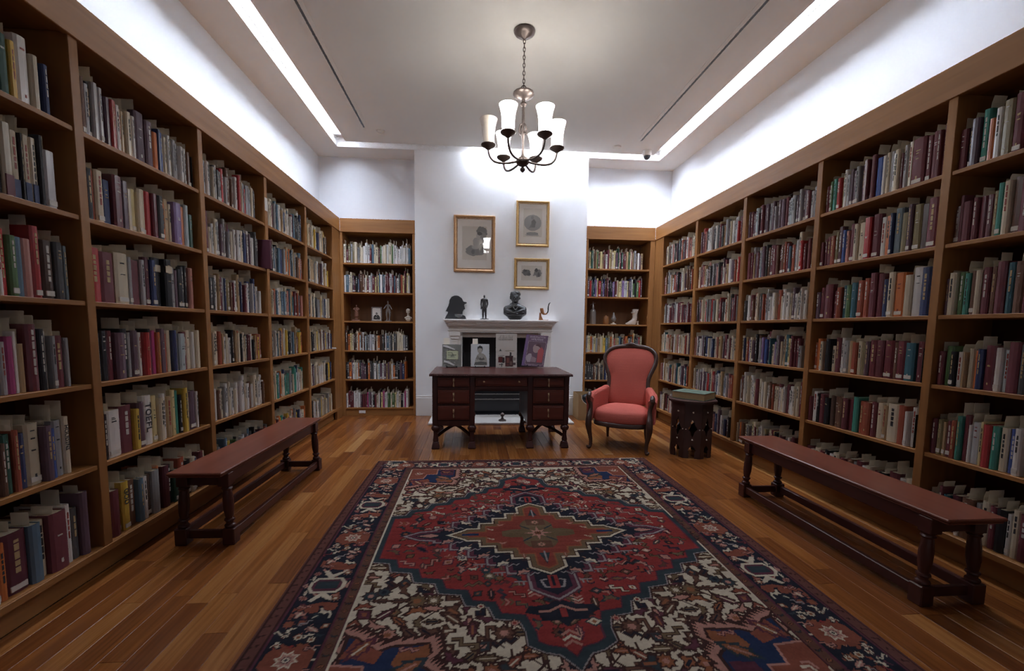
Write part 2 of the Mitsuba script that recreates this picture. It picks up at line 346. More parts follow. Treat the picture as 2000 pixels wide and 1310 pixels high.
back_case(CRR + 0.002, XR - 0.002, 0.031, 0.073, 'narrow oak bookcase right of the chimney breast, behind the red armchair')
solo('outlet_cover', 'small white outlet plate on the base of the left rear bookcase', 'outlet',
     cbox(-1.58, -1.49, YB + 0.012, YB + 0.0195, 0.035, 0.075, 0.002), 'mat_white_trim')

# ------------------------------------------------------------------ books
COL = dict(r=(.36, .035, .036), m=(.122, .030, .038), M=(.072, .018, .026), p=(.100, .058, .078), n=(.028, .040, .105), b=(.05, .09, .28), B=(.09, .15, .21),
           k=(.012, .012, .015), g=(.27, .27, .28), G=(.06, .06, .062), s=(.46, .46, .49), w=(.68, .67, .66), c=(.60, .53, .41), t=(.40, .28, .16), o=(.50, .15, .045),
           R=(.27, .065, .035), y=(.58, .40, .07), Y=(.63, .54, .28), e=(.028, .075, .055), E=(.075, .135, .055), T=(.055, .24, .19), d=(.028, .09, .115), l=(.20, .165, .085),
           L=(.24, .16, .34), f=(.36, .055, .17), v=(.12, .058, .036), V=(.06, .033, .024), P=(.42, .49, .52), q=(.46, .22, .19), x=(.11, .14, .16))
CN = dict(r='bright red', m='maroon', M='dark maroon', p='plum', n='navy', b='blue', B='steel blue', k='black', g='grey', G='dark grey', s='silver grey', w='white', c='cream',
          t='tan', o='orange', R='rust', y='mustard yellow', Y='pale yellow', e='dark green', E='green', T='teal green', d='dark teal', l='olive', L='lavender', f='magenta',
          v='brown', V='dark brown', P='pale blue', q='dusty pink', x='slate')
# seen near the camera, left to right: colour, width in cm (/height in cm); _ is a gap, ] the black book end
NEAR = {
 ('L', 0, 5): 's3/25 t4/26 r2.6/29 e5/24 e4.2/24 y2.2/23 w5/27 c2.6/22 k2/20 n2.2/21 _4',
 ('L', 0, 4): 'w3/25 M4.2/30 c3.8/29 k1/28 c3.6/28 k1/27 c3.4/27 k1/27 c2.8/27 c2.4/27 k1.8/29 s5/24 _5',
 ('L', 0, 3): 'n4/22 w1.6/22 r3/26 E3/24 B3.4/24 q4/24 r3.4/30 V5/25 G3.6/25 x2/24 _3',
 ('L', 0, 2): 'c5/22 g3.4/21 s2.2/21 f3/23 w1.6/25 t2.6/20 m4.4/28 k2.6/26 w2.4/25 g2/23 m5/23 g1.8/22 _5',
 ('L', 0, 1): 'M7/27 w2/22 v2/21 e3/24 R2.4/25 n3.6/23 c6/26 p3.4/24 b2.4/22 g4/25 c3/26 _7',
 ('L', 0, 0): 't3/22 w5/25 o3/23 M9/25 B5/25 c3/25 m8/26 w3/27 G4/24 p4/30 _2',
 ('L', 1, 5): 'g2.4/25 v2.2/26 s2.4/24 k2/26 s2.6/27 s2/26 k2.2/24 p2.4/24 r2.6/24 w2.2/23 c2/22 t2/22 c3/23 w1.8/22 _2 p6.4/27 p5/25 o3.4/21 n2/24 b1.6/23 w1.6/23 c2/22 w2/24 q1.4/22 c2/23 g3/24 s2/23 w2/22 w1.6/23 G2/23 w2/23 v3/22 ]',
 ('L', 1, 4): 'c2/23 k2.6/24 R1.8/24 c3.6/25 n4/22 m4.6/26 p3.2/25 c2.4/22 Y2.6/23 c2.4/22 c3.8/25 r3/25 m2.8/25 G3/25 o2.4/22 t3.2/25 c1.8/23 L5/25 o2.6/24 P3/26 e3/21 _3',
 ('L', 1, 3): 'r5.4/26 m6/25 c6.2/26 g1.8/25 m5.4/24 s2.2/25 M2.6/27 n2.8/26 k4.6/28 k4.2/28 g3/24 p2.2/23 k3.6/24 G1.6/26 k1.8/27 q2.6/26 _4',
 ('L', 1, 2): 'w1.6/18 g2.6/24 k2.8/25 m2.6/25 p4.8/24 k3/26 g2/24 p3.4/25 w1.8/24 r3.4/24 k2/26 f2.6/25 o1.8/24 p3/26 R2/23 c3/25 n2.4/25 g2.2/24 P4/23 m2.4/24 c3.2/25 w2.4/24 c2.6/25 _2',
 ('L', 1, 1): 'c1.4/20 k2.2/23 w6.4/24 m6/25 y2.4/22 p3.6/25 w4.6/28 Y3/27 c2.6/25 w2.4/27 t3.6/25 Y2.6/28 T2.2/27 k1.8/24 y2.4/28 l2/25 p4.8/25 w1.4/24 ] _4',
 ('L', 1, 0): 'w2.4/21 m4/24 k1.8/22 y3.4/26 v4.6/25 B2.4/24 w2.4/24 V3/24 g4/25 o2/26 M4/25 k2.6/24 e3/20 R4/26 w2/19 k3/22 c3/23 n2/21 w2/21 m3/24 c3/23',
 ('R', 1, 5): 'm2/20 m2/20 E2/22 T2.6/23 c1.6/21 r2.6/22 l2.2/23 w2/26 s1.8/22 p2.4/25 p2/23 g2.6/25 p3/25 m2.6/27 m2.2/26 m2.6/28 b4/25 w2/25 c1.8/26 s1.8/26 w2.4/24 c2.6/25 m1.4/22 s2/26 c2.4/27 m7/27 m3/26 m3.6/27 m2/26 m2.4/28',
 ('R', 1, 4): 'm2/18 m1.8/20 m3/21 R2.6/21 l2.2/23 M2.8/26 b2/23 q1.8/22 m3.2/26 c2.2/25 c4/25 r3.6/27 m4/28 w2.8/25 o2.4/25 n1.6/26 x4/28 l3.4/24 p2/28 l3.6/27 V3.4/26 m4.4/28',
 ('R', 1, 3): 'p2.2/20 m2.6/23 m4.6/25 m2.4/20 R2.6/22 d2.6/23 E3/23 d3.2/24 R3/25 R2.6/26 m3/29 m2.8/28 n2/24 c2.8/28 o4/27 c3/25 w4.6/29 n3.6/28',
 ('R', 1, 2): 'R2/21 o2.8/24 c1.8/22 R1.6/24 k2.4/24 c2.4/19 m2.8/25 w1.8/25 g2.6/23 t2.2/23 R2.4/22 c2.2/23 l2.4/22 p2/23 m3.6/24 m3.4/24 m4.2/24 v2/23 m3.4/24 d4/23 m3/24 ]',
 ('R', 1, 1): 'm1.6/19 w2.8/23 k1.4/22 m2.4/22 k2.4/20 V2.2/22 v2.2/22 v2.6/22 m2.4/22 m2/22 T2.4/24 R2.2/22 R3.4/22 m2/23 c2.6/23 t1.6/22 c4.4/24 R2.6/24 w1.4/21 w2/24 ]',
 ('R', 1, 0): 'm2.4/21 w2/19 c3/21 m3/20 k2/22 w2.4/20 c3/22 m3/20 v3/21 g2/20 m3/22 w2/20 c2.4/21 m3/19 k3/20 m4/22 w2/20 c3/21',
 ('R', 0, 5): 'm3.6/21 k2/21 p3.6/24 T3.4/27 o2.4/21 w3/25 l4.4/27 m4.4/28 m7/28 m4/28 c3/25 m4/27 p3/26',
 ('R', 0, 4): 'v3/20 m2/25 m4/21 m2.6/22 m2.6/22 m3/22 l2.4/23 T2.6/26 c3/26 v4/27 m5/26 n3/25 m4/26 c3/24 m4/25',
 ('R', 0, 3): 'p2/20 c3.4/23 E3/23 T2.4/22 v2.6/23 c2.8/23 m3.4/24 v2.6/24 m4/26 d3.4/25 v4/25 m4/25 c3/24 m4/26 g3/24',
 ('R', 0, 2): 'm3/19 E3.6/22 k2.4/19 w2.8/19 t1.6/19 c2.8/21 o2.4/20 n2.4/21 m4.6/23 w3/22 P2.6/21 m4.6/25 G2.6/24 c3/22 m4/24 w3/23',
 ('R', 0, 1): 'm2.6/20 l2.6/20 t1.8/19 m3/20 R2.8/21 T2/24 m2.4/25 w1.6/20 s4/22 Y1.6/23 r3.6/22 T3/22 c3.2/22 b3/22 w3/23 c3/24 m4/25',
 ('R', 0, 0): 'm3/18 k2/18 w2.6/18 m2/24 d3/20 M4/21 w2/18 v5/22 g2.6/21 c4/23 m3/22 k4/22 w2/21 c3/24 m4/23',
}
PAL = {('L', 2): 'cccwwgGsnbpmMykkRtEB', ('L', 3): 'ccccwwwgGnBpmktoTy', ('L', 4): 'cccccwwgtkyvpn', ('R', 2): 'mmmMppgwwccckGvroYnl', ('R', 3): 'mmppgccwwsqkGRrtn', ('R', 4): 'cccwwwgpmkGvtqRd',
       ('L', -1): 'ccwgnmkprt', ('R', -1): 'mmmccvwg', ('BL', 0): 'ccwwwgGkpmMvtBnP', ('BR', 0): 'ccwttvpmmgGneEkrY'}
ROWPAL = {('L', 2, 5): 'gggsGvcccwwr', ('L', 2, 4): 'ppcwcbngwwGmccgw', ('L', 2, 3): 'wPgnnvGwwlmtY', ('L', 2, 2): 'mRrtcccwwfyGpqckw', ('L', 2, 1): 'cwwwRcgGmcv', ('L', 3, 4): 'BBvnkyYgtoRL', ('L', 3, 3): 'dBrBwmRtoqcc',
          ('R', 2, 5): 'sPpppmpgpmmg', ('R', 2, 4): 'ccEtmrRpGwsvmmB', ('R', 2, 3): 'ccwwGmvRmpwcwgn', ('R', 2, 2): 'gLpPcYbtcmmRkndlvt', ('R', 2, 1): 'cwwcmwcRccmv', ('R', 3, 3): 'mmpgGcwtRrsc', ('R', 4, 3): 'mpgcwmm',
          ('BL', 0, 5): 'wwwcccwwgclEmB', ('BL', 0, 4): 'wwwgsGYvmcBBmkpR', ('BL', 0, 2): 'oVcwggPBGYBGsv', ('BL', 0, 1): 'oppPwpnGotcwGkw', ('BL', 0, 0): 'wwgYpwmcckgfE', ('BR', 0, 5): 'tvcgEepmmctYw',
          ('BR', 0, 4): 'ckdpnELtpGsYrmwvq', ('BR', 0, 2): 'gsGYYBrcGklyotg', ('BR', 0, 1): 'nGtkvGcw', ('BR', 0, 0): 'kGwp'}
BOOKS = []
def frame(side, bay):
    """local (a: along the shelf as seen, d: into the case, z) -> world, clear width, depth offset"""
    if side == 'L':
        y0, y1 = ysL[bay + 2] + 0.0255, ysL[bay + 3] - 0.0255
        return (lambda P: np.stack([XL - P[:, 1], y0 + P[:, 0], P[:, 2]], 1)), y1 - y0, +1
    if side == 'R':
        y0, y1 = ysR[bay + 2] + 0.0255, ysR[bay + 3] - 0.0255
        return (lambda P: np.stack([XR + P[:, 1], y1 - P[:, 0], P[:, 2]], 1)), y1 - y0, +1
    x0, x1 = (BLX0, BLX1) if side == 'BL' else (BRX0, BRX1)
    return (lambda P: np.stack([x0 + 0.002 + P[:, 0], YB + P[:, 1], P[:, 2]], 1)), x1 - x0 - 0.004, +1
br = random.Random(5)
def shelf_books(side, bay, row):
    z = (SIDE_Z if side in 'LR' else BACK_Z)[row] + 0.0005
    to, width, _ = frame(side, bay)
    spec = NEAR.get((side, bay, row)); items = []
    pal = ROWPAL.get((side, bay, row)) or PAL.get((side, bay)) or PAL[(side, -1)]
    def rand_item():
        hbase = 22 if row else 20
        return (br.choice(pal), max(1.3, br.gauss(2.5 if side in 'LR' else 2.3, 0.7)) / 100, min(31, max(17, br.gauss(hbase + (2 if row > 2 else 0.5), 2.2))) / 100)
    if spec:
        for tk in spec.split():
            if tk[0] == '_': items.append(('_', float(tk[1:]) / 100, 0))
            elif tk == ']': items.append((']', 0.006, 0))
            else:
                w, h = tk[1:].split('/'); items.append((tk[0], float(w) / 100, float(h) / 100))
        tot = sum(i[1] + 0.0012 for i in items)
        if bay == 1 or tot > width - 0.004:
            s = (width - 0.010) / tot; items = [(c, w * s - 0.0001, h) for c, w, h in items]
        else:
            fill = []
            while tot + sum(i[1] + 0.0012 for i in fill) < width - (0.035 if bay == 0 else 0.06): fill.append(rand_item())
            if bay == 0: items = fill + items if side == 'L' else items + fill
            else: items = items + [('_', 0.01, 0)]
            tot = sum(i[1] + 0.0012 for i in items)
            if tot > width - 0.004: items = [(c, w * (width - 0.006) / tot - 0.0001, h) for c, w, h in items]
    else:
        end = 0.065 if (side, bay, row) == ('L', 2, 4) else br.uniform(0.01, 0.09)
        while sum(i[1] + 0.0012 for i in items) < width - end - 0.03: items.append(rand_item())
    a = 0.002; n = 0; out = []
    for c, w, h in items:
        if c == '_': a += w; continue
        if c == ']': out.append(dict(end=True, a=a, w=0.004, h=0.2, z=z, to=to, side=side, bay=bay, row=row)); a += w; continue
        n += 1
        out.append(dict(c=c, a=a, w=w, h=h, z=z, d0=br.uniform(0.022, 0.05), D=min(0.27, max(0.14, h * br.uniform(0.66, 0.8))), n=n, to=to, side=side, bay=bay, row=row,
                        slip=(br.random() < (0.8 if side == 'L' else 0.68)), sh=min(br.uniform(0.026, 0.074), 0.358 - h), sw=br.uniform(0.06, 0.10), sp=br.random(), sb=br.uniform(-0.3, 1.0), sc=br.uniform(0.85, 1.1),
                        tag=br.random() < 0.25, ti=br.random(), gl=br.random() < 0.35, j=[br.uniform(0.86, 1.14) for _ in range(3)]))
        a += w + 0.0012
    for b in out:
        b['total'] = n
    BOOKS.extend(out)
for bay in (-1, 0, 1, 2, 3, 4):
    for row in range(6):
        if bay == -1: continue
        shelf_books('L', bay, row); shelf_books('R', bay, row)
for row in (0, 1, 2, 4, 5):
    shelf_books('BL', 0, row); shelf_books('BR', 0, row)

def bcolour(b): return np.array(COL[b['c']]) * (0.94 + 0.06 * np.array(b['j'])) * b['j'][0]
def cover_mesh(b):
    w, D, h, d0, c = b['w'], b['D'], b['h'], b['d0'], min(0.0028, b['w'] * 0.16)
    bulge = min(0.006, w * 0.16)
    o = [[0, d0 + D], [0, d0 + 0.004], [w * 0.18, d0 - bulge * 0.55], [w * 0.5, d0 - bulge], [w * 0.82, d0 - bulge * 0.55], [w, d0 + 0.004], [w, d0 + D]]
    i = [[c, d0 + D], [c, d0 + 0.006], [w * 0.25, d0 + c], [w * 0.5, d0 + c - bulge * 0.4], [w * 0.75, d0 + c], [w - c, d0 + 0.006], [w - c, d0 + D]]
    v = [[p[0] + b['a'], p[1], z] for z in (b['z'], b['z'] + h) for p in o + i]
    f = []
    for k in range(6):
        f += [[k, k + 15, k + 1], [k, k + 14, k + 15]]                      # outside
        f += [[7 + k, 8 + k, 22 + k], [7 + k, 22 + k, 21 + k]]              # inside
        f += [[14 + k, 21 + k, 22 + k], [14 + k, 22 + k, 15 + k], [k, k + 1, 8 + k], [k, 8 + k, 7 + k]]
    f += [[0, 7, 21], [0, 21, 14], [6, 20, 27], [6, 27, 13]]
    return tm(b['to'](np.array(v)), f)
def lbox(b, a0, a1, d0, d1, z0, z1):
    m = box(b['a'] + a0, b['a'] + a1, d0, d1, b['z'] + z0, b['z'] + z1); return tm(b['to'](np.array(m.vertices)), m.faces)
def slip_mesh(b):
    w, h = b['w'], b['h']; a = w * (0.3 + 0.4 * b['sp']); d = b['d0'] + 0.006 + b['sp'] * 0.03; s, t = b['sw'], 0.0006
    k = b['sb'] * 0.010 if 1 < b['n'] < b['total'] else 0.0
    ring = [(-0.03, 0), (b['sh'] * 0.5, k * 0.25), (b['sh'], k)]
    v, f = [], []
    for zz, off in ring:
        for aa, dd in ((0, 0), (t, 0), (t, s), (0, s)):
            v.append([b['a'] + a + aa + off, d + dd + 0.004 * b['sb'] * zz / 0.05, b['z'] + h + zz])
    for q in range(2):
        for j in range(4):
            A, B = q * 4 + j, q * 4 + (j + 1) % 4; f += [[A, B, B + 4], [A, B + 4, A + 4]]
    f += [[8, 9, 10], [8, 10, 11]]
    return tm(b['to'](np.array(v)), f)
def page_mesh(b):
    c = min(0.0028, b['w'] * 0.16); return lbox(b, c, b['w'] - c, b['d0'] + c + 0.002, b['d0'] + b['D'] - 0.003, 0.003, b['h'] - 0.004)
PAGE, SLIP = np.array([.50, .44, .34]), np.array([.84, .79, .69])
# what stands in front of the shelves, as boxes
OCC = [(-1.63, -1.30, 2.35, 3.95, 0.0, 0.47), (2.0, 2.36, 1.6, 3.15, 0.0, 0.47), (1.95, 2.42, 3.95, 4.45, 0, 0.7), (1.2, 2.1, 4.15, 4.95, 0, 1.08), (-0.43, 1.03, 4.4, 5.2, 0, 0.78)]
def hidden(p):
    d = np.asarray(p) - cam0
    for o in OCC:
        lo, hi = 0.0, 0.97
        for ax in range(3):
            dd = d[ax] if abs(d[ax]) > 1e-9 else 1e-9
            t0, t1 = sorted(((o[2 * ax] - cam0[ax]) / dd, (o[2 * ax + 1] - cam0[ax]) / dd)); lo, hi = max(lo, t0), min(hi, t1)
        if lo < hi: return True
    return False
for b in BOOKS:
    if b.get('end'): continue
    q = b['to'](np.array([[b['a'], b['d0'], b['z']], [b['a'] + b['w'], b['d0'], b['z']], [b['a'] + b['w'], b['d0'], b['z'] + b['h']], [b['a'], b['d0'], b['z'] + b['h']]]))
    ar = poly_area(q)
    if hidden(q.mean(0)): ar *= 0.15 if not hidden(q[2:].mean(0)) else 0
    b['area'] = ar
real = sorted([b for b in BOOKS if not b.get('end')], key=lambda b: -b['area'])
solos, rest = real[:300], real[300:]
for b in solos: b['solo'] = True
ORD = lambda n: f"{n}{'th' if 10 <= n % 100 <= 20 else {1: 'st', 2: 'nd', 3: 'rd'}.get(n % 10, 'th')}"
ROWN = ['bottom shelf', 'second shelf up', 'third shelf up', 'third shelf down', 'second shelf down', 'top shelf']
def where(b):
    wall = {'L': 'left wall', 'R': 'right wall', 'BL': 'left rear bookcase', 'BR': 'right rear bookcase'}[b['side']]
    bay = {0: 'nearest bay', 1: 'second bay', 2: 'third bay', 3: 'fourth bay', 4: 'last bay'}[b['bay']]
    if b['side'] in 'LR':
        if b['side'] == 'L' and b['bay'] == 0: pos = f"{ORD(b['total'] - b['n'] + 1)} from right"
        else: pos = f"{ORD(b['n'])} from left"
        return pos + ', ' + ROWN[b['row']] + ', ' + wall + ' ' + bay
    return f"{ORD(b['n'])} from left, {ROWN[b['row']]}, {wall}"
GOLD, WHITE, INK = np.array([.40, .30, .16]), np.array([.66, .65, .62]), np.array([.03, .03, .035])
TEXT = {('L', 1, 1, 'w', 28): 'TOEFL', ('L', 1, 0, 'y', 26): 'GOD', ('L', 0, 1, 'c', 26): 'HOUDINI'}
done = set()
solos.sort(key=lambda b: (b['side'], b['bay'], b['row'], b['n']))
for b in solos:
    col = bcolour(b); thick = 'thick ' if b['w'] > 0.042 else ('thin ' if b['w'] < 0.020 else ''); tall = 'tall ' if b['h'] > 0.265 else ('short ' if b['h'] < 0.205 else '')
    lum = col @ [.2, .7, .1]
    k = thing('book', f"{tall}{thick}{CN[b['c']]} book, {where(b)}", 'book', 'books on the ' + ('left' if b['side'] in ('L', 'BL') else 'right') + ' wall shelves' if b['side'] in 'LR' else 'books in the rear bookcases')
    m = cover_mesh(b); part(k, 'cover', m, 'mat_gloss' if b['gl'] else 'mat_cloth', color=coloured(m, col))
    m = page_mesh(b); part(k, 'pages', m, 'mat_pages', color=coloured(m, PAGE * b['sc']))
    if b['slip']:
        m = slip_mesh(b); part(k, 'paper_slip', m, 'mat_slip_paper', label='cream paper slip standing out of the pages', color=coloured(m, SLIP * b['sc']))
    bul = min(0.006, b['w'] * 0.16)
    w, h, d = b['w'], b['h'], b['d0'] - bul * 0.93
    tk = (b['side'], b['bay'], b['row'], b['c'], round(h * 100))
    if tk in TEXT and tk not in done and not (tk[3] == 'c' and b['total'] - b['n'] > 1):
        done.add(tk); t = TEXT[tk]
        th = w * 0.62; tmh = meshkit.text_mesh(t, th, 0.0006, bold=True); V = np.array(tmh.vertices); L = V[:, 0].max()
        sc_ = min(1.0, h * 0.62 / L); V[:, :2] *= sc_
        # reads downwards along the spine
        P = np.stack([b['a'] + w * 0.5 + (V[:, 1] - V[:, 1].max() / 2), d - 0.0001 - V[:, 2] - 0.0006, b['z'] + h * 0.86 - V[:, 0]], 1)
        part(k, 'title', tm(b['to'](P), tmh.faces), 'mat_print', label='spine title', color=np.tile(INK, (len(P), 1)))
    elif b['ti'] < 0.72:
        ink = (INK if b['ti'] < 0.5 else np.array([.25, .05, .04])) if lum > 0.2 else (GOLD if b['ti'] < 0.4 else WHITE * 0.8)
        ms, rr = [], random.Random(int(b['ti'] * 1e6))
        if w > 0.034 and rr.random() < 0.6:     # lines across the spine
            for zz in sorted(rr.uniform(0.5, 0.88) for _ in range(rr.choice([2, 3, 3]))):
                ms.append(lbox(b, w * 0.34, w * rr.uniform(0.56, 0.68), d - 0.0006, d + 0.003, h * zz, h * zz + rr.choice([0.004, 0.006])))
            if rr.random() < 0.5: ms.append(lbox(b, w * 0.43, w * 0.57, d - 0.0006, d + 0.003, h * 0.12, h * 0.12 + w * 0.25))
        else:                                   # words down the spine
            z0 = h * rr.uniform(0.84, 0.92); zend = h * rr.uniform(0.3, 0.5)
            while z0 > zend:
                L = rr.uniform(0.012, 0.034); x = w * (0.5 - 0.11)
                ms.append(lbox(b, x, x + w * 0.22, d - 0.0006, d + 0.003, z0 - L, z0)); z0 -= L + 0.006
        m = cat(ms); part(k, 'spine_lettering', m, 'mat_print', color=np.tile(ink, (len(m.vertices), 1)))
    if b['tag'] and w > 0.016:
        m = lbox(b, w * 0.14, w * 0.86, d - 0.0005, d + 0.004, 0.012, 0.034); part(k, 'call_number_label', m, 'mat_print', label='small white call number label', color=np.tile([.62, .61, .58], (len(m.vertices), 1)))
    if b['c'] == 'c' and (b['side'], b['bay'], b['row']) == ('L', 0, 4):
        m = lbox(b, w * 0.08, w * 0.92, d - 0.0005, d + 0.004, 0.005, h * 0.3); cc = COL['m'] if b['w'] > 0.0355 else COL['n']
        part(k, 'colour_band', m, 'mat_print', color=np.tile(cc, (len(m.vertices), 1)))
    if b['c'] == 'k' and h > 0.27 and (b['side'], b['bay'], b['row']) == ('L', 1, 3):
        m = lbox(b, w * 0.04, w * 0.96, d - 0.0005, d + 0.004, h * 0.72, h * 0.86); part(k, 'colour_band', m, 'mat_print', color=np.tile(COL['c'], (len(m.vertices), 1)))
mv, cv, sv, sc_v = [], [], [], []
for b in rest:
    m = cover_mesh(b); mv.append(m); cv.append(coloured(m, bcolour(b)))
    m = page_mesh(b); mv.append(m); cv.append(coloured(m, PAGE * b['sc']))
    if b['slip']: m = slip_mesh(b); sv.append(m); sc_v.append(coloured(m, SLIP * b['sc']))
    w, h, d = b['w'], b['h'], b['d0'] - min(0.006, b['w'] * 0.16) * 0.93
    lum = bcolour(b) @ [.2, .7, .1]; rr = random.Random(int(b['ti'] * 1e6))
    if b['ti'] < 0.75:
        z0 = h * rr.uniform(0.84, 0.92); zend = h * rr.uniform(0.35, 0.6)
        ink = INK if lum > 0.2 else WHITE * 0.75
        while z0 > zend:
            L = rr.uniform(0.012, 0.03); m = lbox(b, w * 0.37, w * 0.63, d - 0.0006, d + 0.003, z0 - L, z0); mv.append(m); cv.append(np.tile(ink, (len(m.vertices), 1))); z0 -= L + 0.008
    if b['tag']: m = lbox(b, w * 0.14, w * 0.86, d - 0.0005, d + 0.004, 0.012, 0.034); mv.append(m); cv.append(np.tile([.62, .61, .58], (len(m.vertices), 1)))
k = solo('shelved_books', 'rows of smaller and farther books filling the remaining shelves of all bookcases', 'books', cat(mv), 'mat_books', kind='stuff', color=np.vstack(cv))
k = part(k, 'paper_slips', cat(sv), 'mat_slip_paper', color=np.vstack(sc_v)); labels[k] = {'kind': 'stuff'}
solo('paper_tag', 'cream paper tag hanging on the post between third and fourth bay of the left bookcase', 'tag', cbox(XL + .0005, XL + .004, ysL[5] - .028, ysL[5] + .02, 2.235, 2.345, .0005), 'mat_paper')
solo('paper_tag', 'small white tag sticking out of a shelf in the last bay of the left bookcase', 'tag', cbox(XL - .05, XL + .03, ysL[7] - .075, ysL[7] - .045, SIDE_Z[2] + .0005, SIDE_Z[2] + .014, .0005), 'mat_paper')
for b in BOOKS:
    if not b.get('end'): continue
    P = box(b['a'], b['a'] + 0.003, 0.03, 0.15, b['z'], b['z'] + 0.2); Q = box(b['a'] - 0.05, b['a'] + 0.0, 0.03, 0.15, b['z'] - 0.0003, b['z'] + 0.0004)
    solo('book_end', 'black metal book end, right end of ' + ROWN[b['row']] + ', ' + ('left' if b['side'] == 'L' else 'right') + ' wall second bay', 'book end',
         fixn(tm(b['to'](np.array(P.vertices)), P.faces)), 'mat_blackmetal', group='black metal book ends')
_y = ysL[5] - 0.055
k = thing('book', 'dark maroon book pulled out past the shelf edge, second shelf down, left wall third bay', 'book', 'books on the left wall shelves')
part(k, 'cover', cat([cbox(XL - .15, XL + .045, _y, _y + .003, SIDE_Z[4] + .0005, SIDE_Z[4] + .245, .001), cbox(XL - .15, XL + .045, _y + .026, _y + .029, SIDE_Z[4] + .0005, SIDE_Z[4] + .245, .001), cbox(XL + .042, XL + .045, _y + .0031, _y + .0259, SIDE_Z[4] + .0005, SIDE_Z[4] + .245, .001)]), 'mat_cloth', color=np.tile([.075, .018, .030], (72, 1)))
part(k, 'pages', box(XL - .145, XL + .0415, _y + .0031, _y + .0259, SIDE_Z[4] + .004, SIDE_Z[4] + .241), 'mat_pages', color=np.tile(PAGE, (8, 1)))

